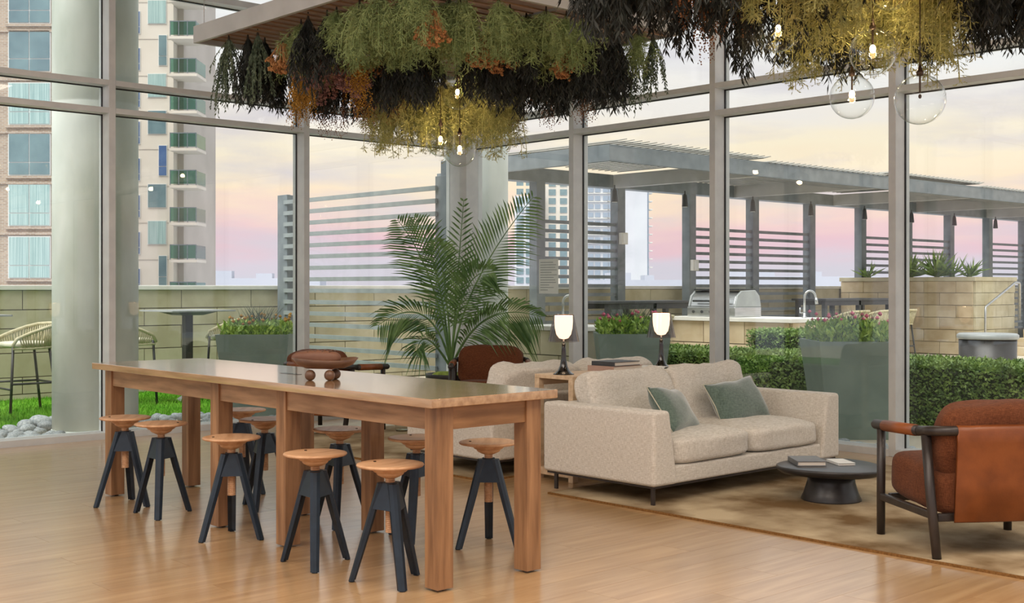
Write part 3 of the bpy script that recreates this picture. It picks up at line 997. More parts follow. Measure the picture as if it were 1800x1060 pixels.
t = thing('glass_tower', 'bluish glass high-rise behind the palm and the paper notice', 'building', (bx_, by_, -60), -YAW)
s3 = 330 / 2140
MB().box(0, 52 * s3, 0, 16, 0, 86).build('wall', m_tower, t)
MB().box(52 * s3, 110 * s3, 2, 16, 0, 89).build('rear_wall', m_cream, t)
wm = MB().box(0, 1.9, -.2, 0, 0, 1.6).mesh('window', m_bwin)
for i in range(12):
    z = 62.3 + i * 2.4
    for k in range(3):
        inst('window', wm, t, ((3 + k * 16.5) * s3, 0, z))
    inst('window', wm, t, (60 * s3, 2, z))
    inst('window', wm, t, (80 * s3, 2, z))
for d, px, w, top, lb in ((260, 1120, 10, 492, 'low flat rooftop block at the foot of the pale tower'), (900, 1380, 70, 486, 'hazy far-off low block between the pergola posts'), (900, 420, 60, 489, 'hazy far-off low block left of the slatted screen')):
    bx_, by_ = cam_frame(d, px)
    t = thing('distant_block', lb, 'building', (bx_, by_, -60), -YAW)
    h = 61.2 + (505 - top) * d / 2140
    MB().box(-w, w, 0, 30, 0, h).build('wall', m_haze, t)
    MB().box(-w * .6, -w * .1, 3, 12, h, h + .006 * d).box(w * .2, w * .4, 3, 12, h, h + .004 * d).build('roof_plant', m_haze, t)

# ------------------------------------------------------------------ the lounge: rugs, table, stools
def rug(label, x0, x1, y0, y1):
    t = thing('area_rug', label, 'rug', (x0, y0, 0))
    MB().box(.012, x1 - x0 - .012, .012, y1 - y0 - .012, .0, .012).build('pile', m_rug, t)
    w, h = x1 - x0, y1 - y0
    q = MB()
    q.box(0, .012, 0, h, 0, .011).box(w - .012, w, 0, h, 0, .011).box(.012, w - .012, 0, .012, 0, .011).box(.012, w - .012, h - .012, h, 0, .011)
    q.build('binding', m_rugedge, t)
rug('mottled golden brown rug under the front sofa and round low table', 4.92, 7.35, .6, 5.08)
rug('mottled golden brown rug behind the oak table under the rear seating', 4.93, 7.35, 5.66, 8.43)

TX0, TY0, TW, TL, TH = 2.942, 3.683, .686, 3.126, .766
t = thing('long_oak_table', 'long oak communal table with eight square legs', 'table', (TX0, TY0, 0))
top = MB().box(0, TW, 0, TL, TH - .036, TH).build('table_top', m_oak_top, t, bevel=.003)
MB().box(.34, .375, 1.50, 1.65, TH, TH + .0015).build('power_slot', m_black, top)
LW = .081
LYS = [.039, 1.15, 1.77, TL - .039 - LW]
for ly in LYS:
    for lx in (.062, TW - .062 - LW):
        MB().box(lx, lx + LW, ly, ly + LW, .008, TH - .036).build('leg', m_oak_leg, t, bevel=.002)
        MB().lathe([(.02, 0), (.02, .008)], 12, (lx + LW / 2, ly + LW / 2, 0)).build('glide', m_black, t)
for lx in (.072, TW - .072 - .025):
    for a, b in zip(LYS[:-1], LYS[1:]):
        MB().box(lx, lx + .025, a + LW, b, TH - .036 - .095, TH - .036).build('apron', m_oak, t, bevel=.001)
for ly in (LYS[0] + .01, LYS[3] + LW - .035):
    MB().box(.062 + LW, TW - .062 - LW, ly, ly + .025, TH - .036 - .095, TH - .036).build('apron', m_oak_end, t, bevel=.001)

def screw_stool(label, loc, rz):
    t = thing('screw_stool', label, 'stool', loc, rz, 'screw stools at the oak table')
    q = MB().lathe([(.02, .468), (.06, .468), (.118, .4705), (.134, .474), (.138, .479), (.136, .4835), (.125, .486), (.09, .484), (.04, .482), (.001, .4815)], 40)
    seat = q.build('seat', m_beech, t, smooth=True)
    MB().lathe([(.006, .484), (.006, .4872)], 10, (0, .085, 0)).build('plug', m_brass, seat)
    MB().lathe([(.022, .425), (.034, .43), (.050, .438), (.056, .444), (.056, .449), (.066, .452), (.074, .460), (.078, .4685)], 28).build('hub', m_beech, t, smooth=True)
    pr = []
    z = .205
    while z < .43:
        pr += [(.0185, z), (.0205, z + .003), (.0185, z + .006)]
        z += .0075
    MB().lathe(pr, 14).build('screw', m_beech, t)
    hexl = []
    for z, r1, r2 in ((.302, .072, .060), (.405, .043, .036)):
        lp = []
        for k in range(3):
            a = 2 * PI * k / 3
            for da, rr in ((-.30, r1), (.30, r1)):
                lp.append((rr * math.cos(a + da), rr * math.sin(a + da), z))
        hexl.append(lp)
    MB().loft(hexl).build('bracket', m_navy, t)
    MB().lathe([(.03, .405), (.03, .409)], 18).build('collar', m_blacksteel, t)
    for k in range(3):
        a = 2 * PI * k / 3
        ca, sa = math.cos(a), math.sin(a)
        def ring(r, z, w, dp):
            loc_ = [(-dp, -w), (dp * .3, -w), (dp, -w * .35), (dp, w * .35), (dp * .3, w), (-dp, w), (-dp * .3, 0)]
            return [((r + u) * ca - v * sa, (r + u) * sa + v * ca, z) for u, v in loc_]
        q = MB().loft([ring(.160, .004, .0185, .012), ring(.088, .24, .021, .014), ring(.040, .406, .021, .013)])
        lg = q.build('leg', m_navy, t)
        MB().lathe([(.012, 0), (.012, .005)], 8, (.160 * ca, .160 * sa, 0)).build('foot', m_gasket, lg)
    return t
D = math.radians
s0 = screw_stool('screw stool nearest the left end, on the camera side of the oak table', (2.955, 6.40, 0), D(52))
for lb, x, y, a in (('screw stool second from the left end on the camera side, one leg facing us', 2.965, 5.99, -122),
                    ('screw stool on the camera side in front of the second table leg', 2.94, 5.21, 60),
                    ('screw stool on the camera side between third and nearest table legs', 2.925, 4.465, -4),
                    ('largest, nearest screw stool beside the front corner leg of the table', 2.97, 3.985, 11),
                    ('screw stool standing at the sofa side by the right end leg', 3.73, 4.245, 48),
                    ('screw stool mostly hidden behind the front corner leg of the table', 3.585, 4.60, -18),
                    ('screw stool under the far side seen behind the fourth camera-side stool', 3.515, 5.14, -132),
                    ('screw stool on the far side closest to the left window', 3.645, 6.335, 48),
                    ('screw stool on the far side hidden behind the third table leg', 3.475, 5.80, 100)):
    dup(s0, (x, y, 0), D(a), lb)

# bowl on ball feet with a loaf
t = thing('footed_bowl', 'oval walnut bowl on three ball feet on the oak table', 'bowl', (3.20, 4.80, TH), -YAW + .1)
q = MB()
loops = []
for rr, z in ((.03, .052), (.09, .055), (.13, .072), (.155, .098), (.148, .100), (.12, .080), (.08, .066), (.01, .064)):
    loops.append([(rr * math.cos(2 * PI * i / 40), rr * .55 * math.sin(2 * PI * i / 40), z + (.006 * math.sin(2 * 2 * PI * i / 40 + 1) if z > .09 else 0)) for i in range(40)])
q.loft(loops).build('dish', m_walnut, t, smooth=True)
for x, y in ((-.068, -.03), (.022, -.042), (.045, .045)):
    MB().ball((x, y, .0245), .0255, 16, 12).build('ball_foot', m_walnut, t, smooth=True)
t = thing('loaf', 'brown slashed loaf lying in the footed bowl', 'loaf', (3.195, 4.815, TH + .068), -YAW + .1)
q = MB().cushion((-.03, .01, .034), .115, .042, .036, 2.6, 8)
q.build('crust', m_loaf, t, smooth=True)
for i in range(4):
    MB().tube([(-.07 + i * .034, -.018, .064), (-.055 + i * .034, .005, .0715), (-.045 + i * .034, .03, .064)], .003, 6).build('slash', m_walnut, t)

# ------------------------------------------------------------------ sofas, cushions, console
def sofa(label, loc, rz):
    t = thing('two_seat_sofa', label, 'sofa', loc, rz)      # local x 0..1.8 along the length, faces -y, y 0..0.87
    W, Dp = 1.80, .87
    MB().prism([(0, .115), (.205, .115), (.135, .525), (.0, .525)], 0, Dp, 'y').build('arm', m_linen, t, bevel=.022, seg=3)
    MB().prism([(W - .205, .115), (W, .115), (W, .525), (W - .135, .525)], 0, Dp, 'y').build('arm', m_linen, t, bevel=.022, seg=3)
    MB().box(.19, W - .19, .012, Dp - .1, .115, .215).build('base', m_linen, t, bevel=.015)
    MB().prism([(Dp - .16, .2), (Dp - .002, .115), (Dp - .002, .515), (Dp - .11, .515)], .14, W - .14, 'x').build('back', m_linen, t, bevel=.02, seg=3)
    for k in (0, 1):
        cx = .19 + .355 + k * .71
        MB().cushion((cx, .33, .290), .354, .335, .078, 7, 13, wr=.008, seed=3 + k, crown=.02).build('seat_cushion', m_linen, t, smooth=True)
        M_ = Matrix.Rotation(D(-16), 4, 'X')
        MB().cushion((.175 + .36 + k * .73, .665, .487), .372, .085, .215, 7, 13, wr=.022, seed=11 + 4 * k, mat=M_).build('back_cushion', m_linen, t, smooth=True)
    MB().box(.02, W - .02, .02, .04, .104, .115).box(.02, W - .02, Dp - .04, Dp - .02, .104, .115).box(.02, .04, .04, Dp - .04, .104, .115).box(W - .04, W - .02, .04, Dp - .04, .104, .115).build('metal_frame', m_darkwood, t)
    for x in (.03, W - .045):
        for y in (.03, Dp - .09):
            MB().box(x, x + .014, y, y + .022, .013, .106).build('leg', m_darkwood, t)
    return t
sf = sofa('oatmeal linen sofa with two green cushions, facing the round low table', (5.0, 4.335, 0), 0)
dup(sf, (6.8, 6.53, 0), PI, 'oatmeal linen sofa behind the console, turned away, mostly hidden by the oak table')
def throw(label, loc, rz, tilt, roll, seed):
    t = thing('throw_pillow', label, 'cushion', loc, rz)
    M_ = Matrix.Rotation(D(tilt), 4, 'X') @ Matrix.Rotation(D(roll), 4, 'Y')
    MB().cushion((0, 0, 0), .235, .15, .075, cuts=13, pillow=True, wr=.012, seed=seed, mat=M_ ).build('cover', m_velvet, t, smooth=True)
    q = MB()
    pts = [M_ @ Vector((x * .235, y * .15, 0)) for x, y in ((-1, -1), (0, -.93), (1, -1), (.93, 0), (1, 1), (0, .93), (-1, 1), (-.93, 0), (-1, -1))]
    q.tube(pts, .0035, 6)
    q.build('piping', m_cushion, t, smooth=True)
throw('sage green velvet cushion leaning on the left arm side of the sofa', (5.545, 4.655, .475), .20, 56, 10, 2)
throw('sage green velvet cushion leaning in the middle of the sofa back', (6.27, 4.74, .475), .08, 60, -8, 5)

t = thing('console_table', 'pale ash console table standing between the back-to-back sofas', 'table', (5.29, 5.24, 0))
MB().box(0, 1.52, 0, .34, .63, .655).build('table_top', m_ash, t, bevel=.002)
for x in (0, 1.475):
    for y in (0, .30):
        MB().box(x, x + .045, y, y + .04, .0, .63).build('leg', m_ash, t, bevel=.002)
    MB().box(x, x + .045, .04, .30, .03, .075).build('stretcher', m_ash, t)
for y in (0, .30):
    MB().box(.045, 1.475, y + .005, y + .035, .585, .63).build('apron', m_ash, t)
MB().box(.045, 1.475, .15, .19, .03, .07).build('stretcher', m_ash, t)

def lamp(label, loc):
    t = thing('table_lamp', label, 'lamp', loc, 0, 'smoked table lamps')
    MB().lathe([(.066, 0), (.066, .004), (.056, .009), (.038, .024), (.024, .055), (.0165, .10), (.013, .16), (.0125, .196)], 32).build('base', m_black, t, smooth=True)
    MB().lathe([(.006, .196), (.006, .215)], 12).build('stem', m_stainless, t, smooth=True)
    dfu = MB().lathe([(.004, .220), (.028, .226), (.046, .25), (.055, .29), (.058, .33), (.057, .368)], 28, cap=False).build('diffuser', m_diff, t, smooth=True)
    MB().lathe([(.098, .205), (.0645, .372)], 40, cap=False).build('shade', m_smoke, t, smooth=True)
    MB().lathe([(.0655, .371), (.0655, .374), (.063, .374), (.063, .371)], 40, cap=False).build('rim', m_brass, t, smooth=True)
    d = bpy.data.lights.new('lamp_glow', 'POINT')
    d.energy = 3.5
    d.color = (1, .72, .45)
    d.shadow_soft_size = .04
    o = bpy.data.objects.new('lamp_glow', d)
    C.objects.link(o)
    o.parent = t
    o.location = (0, 0, .33)
    return t
lp = lamp('lit smoked-shade table lamp at the left end of the console', (5.37, 5.40, .655))
dup(lp, (6.30, 5.40, .655), 0, 'lit smoked-shade table lamp at the right end, behind the sofa back')

def book(label, loc, rz, w, l, h, cover, group=None):
    t = thing('book', label, 'book', loc, rz, group)
    MB().box(0, w, 0, l, 0, .004).box(0, w, 0, l, h - .004, h).box(0, .004, 0, l, .004, h - .004).build('cover', cover, t, bevel=.001)
    MB().box(.004, w - .006, .005, l - .005, .004, h - .004).build('pages', m_pages, t)
    return t
book('dusty pink book at the bottom of the console stack', (5.74, 5.32, .655), .05, .30, .22, .036, m_bookp)
book('dark grey book on top of the console stack', (5.75, 5.32, .691), .02, .25, .20, .028, m_bookd)
tg = thing('open_magazine', 'open white magazine beside the console book stack', 'magazine', (6.17, 5.27, .655), .1)
for s in (-1, 1):
    q = MB()
    q.loft([[(s * .12 * u / 6, yv, .004 + .016 * math.sin(PI * (u / 6) ** .6) + dz) for yv, dz in ((0, 0), (.2, 0), (.2, -.004), (0, -.004))] for u in range(7)])
    q.build('page_half', m_paper, tg, smooth=True)

# round low table with books
def low_table(label, loc, rz, scale=1):
    t = thing('low_table', label, 'table', loc, rz)
    def lobe(r, z):
        return [(r * (1 + .05 * math.cos(3 * (2 * PI * i / 60))) * math.cos(2 * PI * i / 60), r * (1 + .05 * math.cos(3 * (2 * PI * i / 60))) * math.sin(2 * PI * i / 60), z) for i in range(60)]
    MB().loft([lobe(.20, .148), lobe(.262, .152), lobe(.284, .165), lobe(.292, .182), lobe(.290, .190), lobe(.284, .192)]).build('table_top', m_charcoal, t, smooth=True)
    MB().lathe([(.165, .0), (.166, .006), (.150, .04), (.132, .10), (.126, .150)], 48).build('base', m_charcoal, t, smooth=True)
    return t
low_table('charcoal round low table on a flared base in front of the sofa', (5.92, 3.83, .012), .4)
low_table('charcoal round low table mostly hidden behind the oak table leg', (6.50, 7.55, .012), .2)
book('dark grey book lying on the round low table', (5.74, 3.93, .204), -.72, .165, .22, .028, m_bookg)
book('small white paperback beside the dark book on the low table', (5.93, 3.79, .204), -.6, .10, .17, .014, m_paper)
t = thing('glass_vase', 'clear glass cylinder on the rug behind the oak table', 'vase', (6.12, 8.05, .012))
MB().lathe([(.055, 0), (.055, .16)], 24, cap=False).build('wall', m_clear, t, smooth=True)
MB().lathe([(.052, .0), (.052, .012)], 24).build('foot', m_clear, t)

# ------------------------------------------------------------------ lounge armchairs
def armchair(label, loc, rz):
    t = thing('lounge_armchair', label, 'armchair', loc, rz, 'rust lounge armchairs')      # faces local +y
    for s in (-1, 1):
        MB().tube([(s * .33, .275, .0), (s * .33, .27, .505)], [.0195, .021], 14).build('leg', m_darkwood, t, smooth=True)
        MB().tube([(s * .335, -.275, .0), (s * .325, -.20, .27), (s * .318, -.145, .525)], [.020, .022, .022], 14).build('leg', m_darkwood, t, smooth=True)
        ar = MB().tube([(s * .33, .345, .522), (s * .33, .33, .523), (s * .328, .10, .532), (s * .322, -.09, .540)], [.018, .024, .024, .024], 14).build('arm', m_darkwood, t, smooth=True)
        MB().tube([(s * .3297, .235, .5265), (s * .328, .10, .532), (s * .322, -.06, .5385)], .0268, 14).build('leather_wrap', m_leather, ar, smooth=True)
        MB().box(s * .33 - .014, s * .33 + .014, -.22, .26, .165, .20).build('side_rail', m_darkwood, t, bevel=.006)
    bk_ = [(-.322, -.09, .540), (-.316, -.17, .548), (-.295, -.225, .553), (-.25, -.255, .556), (-.15, -.268, .558), (0, -.272, .558), (.15, -.268, .558), (.25, -.255, .556), (.295, -.225, .553), (.316, -.17, .548), (.322, -.09, .540)]
    MB().tube(bk_, .0225, 14).build('back_rail', m_darkwood, t, smooth=True)
    MB().box(-.30, .30, .235, .265, .165, .20).box(-.30, .30, -.22, -.19, .150, .185).build('seat_rails', m_darkwood, t, bevel=.005)
    q = MB()
    pr = [(-.262, .585), (-.294, .575), (-.302, .556), (-.292, .50), (-.272, .32), (-.262, .155), (-.250, .148), (-.256, .32), (-.274, .50), (-.270, .535)]
    loops = []
    for x, k in ((-.235, .012), (-.12, .003), (0, 0), (.12, .003), (.235, .012)):
        loops.append([(x, y + k, z) for y, z in pr])
    q.loft(loops)
    q.build('leather_sling', m_leather, t, smooth=True)
    MB().cushion((0, .045, .285), .295, .275, .108, 6, 11, wr=.008, seed=4, mat=Matrix.Rotation(D(4), 4, 'X')).build('seat_cushion', m_rust, t, smooth=True)
    MB().cushion((0, -.165, .50), .285, .085, .185, 4, 11, wr=.016, seed=8, mat=Matrix.Rotation(D(12), 4, 'X')).build('back_cushion', m_rust, t, smooth=True)
    return t
ac = armchair('rust armchair in the right foreground seen from behind, tan leather back', (5.39, 2.72, .012), -.585)
dup(ac, (6.95, 7.88, .012), 2.40, 'rust armchair facing us below the palm')
dup(ac, (5.70, 8.46, .012), -1.245, 'rust armchair behind the bowl, only its arm and seat showing')

# ------------------------------------------------------------------ palm in a pot
t = thing('potted_palm', 'tall potted palm with arching fronds in the window corner', 'palm', (7.02, 8.50, 0))
MB().lathe([(.16, .0), (.20, .02), (.23, .40), (.235, .42), (.215, .42), (.205, .36)], 36).build('pot', m_pot, t, smooth=True)
q = MB().cushion((0, 0, .37), .20, .20, .07, 2.2, 8, wr=.03, seed=5)
q.build('moss', m_moss, t, smooth=True)
RT = Vector((.7384, -.6744, 0))
FW = Vector((.6744, .7384, 0))
def frond(base, ctl, tip, nl, ll, droop, seed, side=0.0):
    rnd = random.Random(seed)
    def W(p):
        return RT * p[0] + FW * p[2] + Vector((0, 0, p[1]))
    P0, P1, P2 = W(base), W(ctl), W(tip)
    def B(u):
        return P0 * (1 - u) ** 2 + P1 * 2 * u * (1 - u) + P2 * u * u
    pts = [B(i / 14) for i in range(15)]
    q = MB().tube(pts, [.011 * (1 - .85 * i / 14) + .0012 for i in range(15)], 6)
    for i in range(nl):
        u = .26 + .735 * i / (nl - 1)
        p = B(u)
        tn = (B(min(1, u + .02)) - B(u - .02)).normalized()
        sd = tn.cross(FW + Vector((0, 0, side))).normalized()
        ln = ll * (math.sin(PI * (.14 + .80 * (u - .26) / .74))) * rnd.uniform(.85, 1.1)
        for s in (-1, 1):
            d = (tn * .75 + sd * s * .85 + FW * rnd.uniform(-.55, .3)).normalized()
            dr = Vector((0, 0, -1)) * droop
            w = .0185
            n_ = d.cross(FW + Vector((rnd.uniform(-.5, .5), rnd.uniform(-.5, .5), rnd.uniform(-.2, .9)))).normalized()
            a1, a2 = p + d * ln * .35 + dr * ln * .10, p + d * ln * .72 + dr * ln * .34
            e = p + d * ln + dr * ln * .75
            q.add([p, a1 + n_ * w / 2, a1 - n_ * w / 2, a2 + n_ * w * .38, a2 - n_ * w * .38, e], [(0, 1, 2), (2, 1, 3, 4), (4, 3, 5)])
    return q.build('frond', m_palm, t, smooth=False)
PXM = .00514
def fp(px, py, f=0.0):       # picture-like offsets from the pot, in metres
    return ((px - 790) * PXM, 1.2 + (505 - py) * PXM, f)
b0 = fp(790, 648)
frond(b0, fp(765, 470, -.05), fp(698, 388, -.12), 32, .38, .25, 1)
frond(b0, fp(768, 440, .10), fp(722, 380, .20), 26, .34, .35, 2)
frond(b0, fp(806, 500, -.10), fp(934, 348, -.15), 42, .44, .28, 3)
frond(b0, fp(760, 500, -.2), fp(668, 570, -.3), 30, .40, .75, 4)
frond(b0, fp(838, 520, -.15), fp(946, 556, -.2), 32, .42, .8, 5)
frond(b0, fp(800, 500, -.05), fp(812, 352, 0), 22, .22, .1, 6)
frond(b0, fp(742, 560, -.2), fp(736, 615, -.45), 22, .30, .8, 7)
frond(b0, fp(800, 470, -.3), fp(866, 478, -.5), 36, .40, .6, 8)
frond(b0, fp(822, 560, -.25), fp(886, 545, -.5), 26, .34, .8, 11)
frond(b0, fp(785, 500, -.1), fp(768, 425, -.35), 34, .36, .4, 12)

# paper notice taped to the glass
t = thing('paper_notice', 'pale paper notice with grey print taped to the window glass', 'notice', (GX - .004, 8.05, 1.14))
MB().box(-.001, 0, 0, .26, 0, .325).build('sheet', m_paper, t)
for i, w in enumerate((.17, .21, .20, .22, .15, .22, .18, .20, .21, .12, .18, .1)):
    MB().box(-.0018, -.001, .24 - w, .24, .29 - i * .0235, .296 - i * .0235).build('print_line', m_print, t)

# ------------------------------------------------------------------ hanging trellises, foliage, globes
def trellis(label, x0, x1, y0, y1, z, label_c):
    t = thing('hanging_trellis', label, 'trellis', (x0, y0, z))
    w, l, h = x1 - x0, y1 - y0, .125
    MB().box(0, .03, 0, l, 0, h).build('fascia', m_fascia, t, bevel=.002)
    MB().box(w - .03, w, 0, l, 0, h).build('fascia', m_fascia, t, bevel=.002)
    MB().box(.03, w - .03, 0, .03, 0, h).build('fascia', m_fascia, t, bevel=.002)
    MB().box(.03, w - .03, l - .03, l, 0, h).build('fascia', m_fascia, t, bevel=.002)
    lm_ = MB().prism([(0, .012), (.008, .004), (.105, .062), (.097, .070)], .03, w - .03, 'x').mesh('louvre', m_louvre)
    k = .03
    while k < l - .13:
        inst('louvre', lm_, t, (0, k, 0))
        k += .115
    for k in range(1, 4):
        MB().box(w * k / 4 - .012, w * k / 4 + .012, .03, l - .03, .0, .012).build('rib', m_fascia, t)
    for x in (.05, w - .05):
        for y in (.07, l - .07):
            MB().tube([(x, y, h), (x, y, CEIL - z)], .0025, 6).build('cable', m_stainless, t)
T1 = (4.32, 6.76, 5.58, 8.215)
T2 = (4.30, 6.70, 1.80, 4.46)
TZ = 3.0
trellis('pale framed hanging trellis above the rear seating and palm', *T1, TZ, '')
trellis('pale framed hanging trellis holding the foliage at the upper right', *T2, TZ, '')

def g_fern(seed, m, name, ns=20, ln=.42, wide=.21):
    rnd = random.Random(seed)
    q = MB()
    for s in range(ns):
        a = rnd.uniform(0, 2 * PI)
        sp = rnd.uniform(.2, 1) * wide
        L_ = ln * rnd.uniform(.6, 1.05)
        pts = []
        for i in range(9):
            u = i / 8
            pts.append(Vector((math.cos(a) * sp * math.sin(u * 1.5), math.sin(a) * sp * math.sin(u * 1.5), -L_ * u ** 1.15)))
        q.tube(pts, .0022, 4, False)
        for i in range(34):
            u = .12 + .88 * rnd.random()
            k = min(7, int(u * 8))
            p = pts[k].lerp(pts[k + 1], u * 8 - k)
            b = rnd.uniform(0, 2 * PI)
            d = Vector((math.cos(b), math.sin(b), rnd.uniform(-1.2, .1))).normalized()
            l2 = rnd.uniform(.04, .085) * (1.15 - .5 * u)
            q.leaf(p, d, l2, .0055, rnd)
            for j in range(4):
                pp = p + d * l2 * rnd.uniform(.25, .95)
                dd = (d + Vector((rnd.uniform(-1, 1), rnd.uniform(-1, 1), rnd.uniform(-1, .6))) * .9).normalized()
                q.leaf(pp, dd, l2 * rnd.uniform(.35, .6), .0045, rnd)
    return q.mesh(name, m)
def g_leaf(seed, m, name, ns=36, ln=.44, wide=.14, ll=.058, lw=.0115, nl=27):
    rnd = random.Random(seed)
    q = MB()
    for s in range(ns):
        a = rnd.uniform(0, 2 * PI)
        sp = rnd.uniform(.1, 1) * wide
        L_ = ln * rnd.uniform(.55, 1.1)
        f = lambda u: Vector((math.cos(a) * sp * math.sin(u * 1.4), math.sin(a) * sp * math.sin(u * 1.4), -L_ * u))
        q.tube([f(i / 5) for i in range(6)], .0016, 3, False)
        for i in range(nl):
            u = .05 + .95 * (i + rnd.random()) / nl
            b = rnd.uniform(0, 2 * PI)
            q.leaf(f(u), (math.cos(b) * .6, math.sin(b) * .6, -1), ll * rnd.uniform(.7, 1.2), lw * rnd.uniform(.7, 1.2), rnd, rnd.uniform(-.3, .3))
    return q.mesh(name, m)
def g_tassel(seed, m, name, ns=26, ln=.36, wide=.10, r=.0085):
    rnd = random.Random(seed)
    q = MB()
    for s in range(ns):
        a = rnd.uniform(0, 2 * PI)
        sp = rnd.uniform(.1, 1) * wide
        L_ = ln * rnd.uniform(.6, 1.1)
        for i in range(30):
            u = .1 + .9 * i / 29
            c = (math.cos(a) * sp * math.sin(u * 1.5) + rnd.uniform(-.014, .014), math.sin(a) * sp * math.sin(u * 1.5) + rnd.uniform(-.014, .014), -L_ * u)
            q.octa(c, r * rnd.uniform(.6, 1.2) * (1.15 - .6 * u))
    return q.mesh(name, m)
def g_flower(seed, m, name, n=70, ln=.30, wide=.12, r=.017):
    rnd = random.Random(seed)
    q = MB()
    for i in range(n):
        a = rnd.uniform(0, 2 * PI)
        sp = math.sqrt(rnd.random()) * wide
        z = -ln * (.55 + .45 * rnd.random()) * (1.05 - .35 * sp / wide)
        c = Vector((math.cos(a) * sp, math.sin(a) * sp, z))
        q.tube([(c.x * .2, c.y * .2, 0), c], .0016, 3, False)
        for k in range(7):
            d = Vector((rnd.uniform(-1, 1), rnd.uniform(-1, 1), rnd.uniform(-1, .6)))
            q.octa(c + d * r * .6, r * rnd.uniform(.35, .6))
    return q.mesh(name, m)
KIND = {
    'fern': ([g_fern(i, m_fern, 'fern_spray') for i in (1, 2, 3)], 'fern_bunch', 'feathery olive green fern bunch', 'fern'),
    'litfern': ([g_fern(i, m_litfern, 'fern_spray', 24, .52, .21) for i in (4, 5)], 'fern_bunch', 'feathery bulb-lit yellow-green fern bunch', 'fern'),
    'dark': ([g_leaf(i, m_darkleaf, 'leaf_strands') for i in (6, 7, 8)], 'eucalyptus_bunch', 'near-black narrow-leaved eucalyptus bunch', 'eucalyptus'),
    'silver': ([g_leaf(i, m_silver, 'leaf_strands', 30, .46, .15, .026, .012, 30) for i in (9, 10)], 'weeping_bunch', 'weeping bunch of tiny grey-green leaves', 'foliage'),
    'must': ([g_tassel(i, m_mustard, 'tassels') for i in (11, 12)], 'mustard_bunch', 'mustard yellow dried tassel bunch', 'dried flowers'),
    'rust': ([g_tassel(i, m_rustb, 'tassels', 26, .42, .10, .009) for i in (13, 14)], 'rust_bunch', 'rust brown dried tassel bunch', 'dried flowers'),
    'mauve': ([g_flower(i, m_mauve, 'flower_heads', 70, .34) for i in (15, 16)], 'mauve_bunch', 'dusty mauve dried flower bunch', 'dried flowers'),
    'orange': ([g_flower(i, m_orange, 'flower_heads', 60, .24, .11) for i in (17, 18)], 'orange_bunch', 'burnt orange dried flower bunch', 'dried flowers'),
}
m_tie = mat('bunch_tie', (60, 52, 40), rough=.8)
tie = MB().lathe([(.008, -.05), (.010, -.02), (.004, .03)], 6).mesh('tie', m_tie)
def bunch(kind, x, y, z, where, sc_=1.0):
    ms, nm_, lb, cat = KIND[kind]
    t = thing(nm_, lb + ' ' + where, cat, (x, y, z), R.uniform(0, 2 * PI), lb + ' ' + where)
    inst(ms[0].name.split('.')[0], R.choice(ms), t, (0, 0, 0), (0, 0, 0), (sc_, sc_, sc_ * R.uniform(.9, 1.1)))
    inst('tie', tie, t)
def W1(px):
    return ('at the left end' if px < 560 else ('in the middle' if px < 930 else 'at the right end')) + ' of the trellis above the palm'
def W2(px):
    return ('at the left' if px < 1300 else ('in the middle' if px < 1580 else 'at the right')) + ' of the foliage along the upper right edge'
def to_px(x, y, z):
    d = x * .6744 + y * .7384
    l = x * .7384 - y * .6744
    return 900 + 2140 * l / d, 505 - 2140 * (z - 1.2) / d
def kind1(px, s):
    r = R.random()
    if px > 1085 or (px < 455 and r < .5):
        return 'silver' if r < .6 else 'fern'
    if s < .36:
        return 'fern' if r < .8 else ('dark' if r < .93 else 'orange')
    if px < 480:
        return 'fern' if r < .4 else 'dark'
    if s < .56:
        if 480 < px < 640:
            return 'fern' if r < .35 else ('mauve' if r < .65 else 'must')
        return 'dark' if r < .72 else ('fern' if r < .85 else 'orange')
    if s < .66:
        if 500 < px < 700:
            return ('must', 'mauve', 'dark', 'rust')[int(r * 4)]
        return 'dark' if r < .85 else 'fern'
    if 660 < px < 905:
        return 'litfern' if r < .85 else 'dark'
    if px >= 905:
        return 'rust' if r < .4 else ('orange' if r < .55 else 'dark')
    return 'dark' if r < .6 else 'rust'
GLOBES = [(5.90, 7.07, 2.66), (5.93, 7.31, 2.33), (5.78, 6.90, 2.21), (5.80, 4.10, 2.66), (5.59, 3.37, 2.41), (5.86, 3.66, 2.24), (5.38, 2.99, 2.10)]
def blocked(x, y):      # the florist left room around the globes and their cords
    for gx, gy, gz in GLOBES:
        if math.hypot(x - gx, y - gy) < .17:
            return True
        if gz > 2.35 and 0 < (gx - x) * .70 + (gy - y) * .71 < .75 and abs((gx - x) * .71 - (gy - y) * .70) < .17:
            return True
    return False
x = T1[0] + .16
while x < T1[1] - .05:
    y = T1[2] + .16
    while y < T1[3] - .05:
        xx, yy = x + R.uniform(-.07, .07), y + R.uniform(-.07, .07)
        u, v = (xx - T1[0]) / (T1[1] - T1[0]), (yy - T1[2]) / (T1[3] - T1[2])
        px, py = to_px(xx, yy, TZ - .2)
        k = kind1(px, (u + v) / 2)
        if not blocked(xx, yy):
            bunch(k, xx, yy, TZ - {'litfern': .14, 'rust': .12, 'orange': .12, 'must': .14, 'mauve': .08}.get(k, 0), W1(px), {'fern': .80, 'dark': .98}.get(k, 1.05) * R.uniform(.92, 1.1))
        y += .198
    x += .198
def kind2(px, py):
    r = R.random()
    if px < 1180:
        return 'dark' if r < .8 else 'rust'
    if px < 1330:
        return 'rust' if r < .5 else ('dark' if r < .85 else 'orange')
    if px < 1600:
        return 'litfern' if r < .62 else ('orange' if r < .72 else 'dark')
    if px < 1690:
        return 'litfern' if r < .5 else 'dark'
    return 'dark' if r < .7 else ('must' if r < .85 else 'fern')
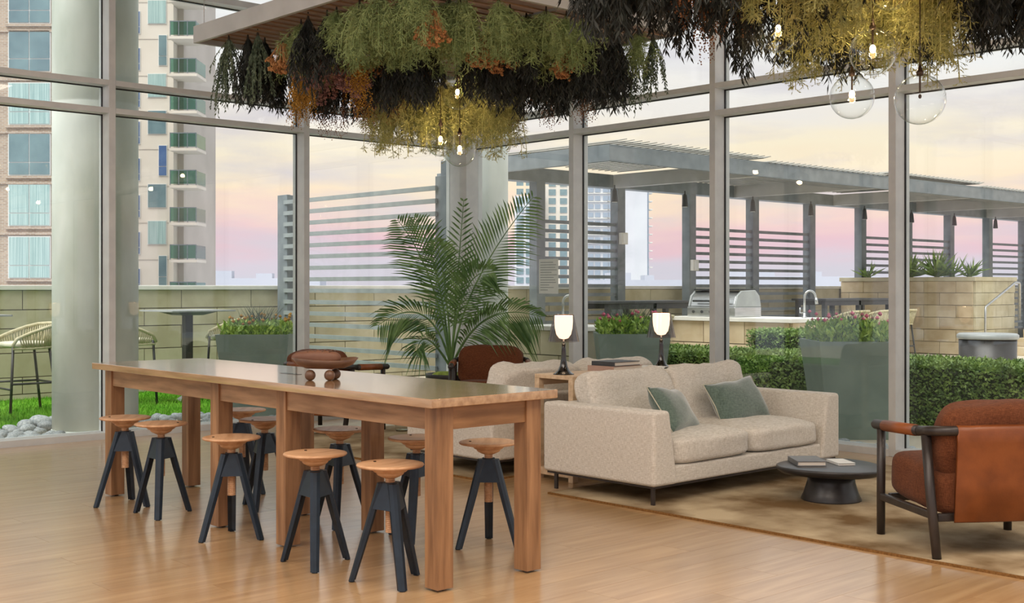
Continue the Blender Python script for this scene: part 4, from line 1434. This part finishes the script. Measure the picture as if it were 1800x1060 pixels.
x = T2[0] + .10
while x < T2[1] - .05:
    y = T2[2] + .5
    while y < T2[3] - .08:
        xx, yy = x + R.uniform(-.07, .07), y + R.uniform(-.07, .07)
        px, py = to_px(xx, yy, TZ - .4)
        if px < 1900 and not blocked(xx, yy):
            bunch(kind2(px, py), xx, yy, TZ, W2(px), R.uniform(.95, 1.15))
        y += .205
    x += .215

def globe(label, x, y, z, r=.12, lit=True):
    t = thing('globe_pendant', label, 'pendant lamp', (x, y, z), 0, 'clear glass globe pendants')
    MB().ball((0, 0, 0), r, 40, 28).build('globe', m_clear, t, smooth=True)
    MB().lathe([(.016, r - .006), (.018, r + .012), (.012, r + .020), (.006, r + .045), (.003, r + .05)], 16).build('cap', m_brass, t, smooth=True)
    MB().tube([(0, 0, r + .04), (0, 0, TZ - z)], .0025, 6).build('cord', m_brass, t)
    MB().tube([(0, 0, r), (0, 0, .03)], .005, 8).build('rod', m_brass, t)
    MB().ball((0, 0, .015), .0155 if lit else .008, 12, 8, (1, 1, 1.4)).build('bulb', m_bulb if lit else m_brass, t, smooth=True)
    if lit:
        d = bpy.data.lights.new('bulb_glow', 'POINT')
        d.energy = 6
        d.color = (1, .78, .50)
        d.shadow_soft_size = .02
        o = bpy.data.objects.new('bulb_glow', d)
        C.objects.link(o)
        o.parent = t
        o.location = (0, 0, .015)
globe('lit glass globe highest of the three in front of the palm corner', 5.90, 7.07, 2.66)
globe('lit glass globe left of the three in front of the palm corner', 5.93, 7.31, 2.33)
globe('lit glass globe lowest of the three above the palm', 5.78, 6.90, 2.21)
globe('lit glass globe leftmost at the upper right, half sunk in bulb-lit fern', 5.80, 4.10, 2.66)
globe('lit glass globe upper right beside the third window mullion', 5.59, 3.37, 2.41)
globe('glass globe overlapping the transom, second lowest at the upper right', 5.86, 3.66, 2.24)
globe('unlit clear glass globe, lowest and rightmost of all', 5.38, 2.99, 2.10, .12, False)
globe('lit glass globe almost hidden in foliage at the top right edge', 5.56, 3.25, 2.72)
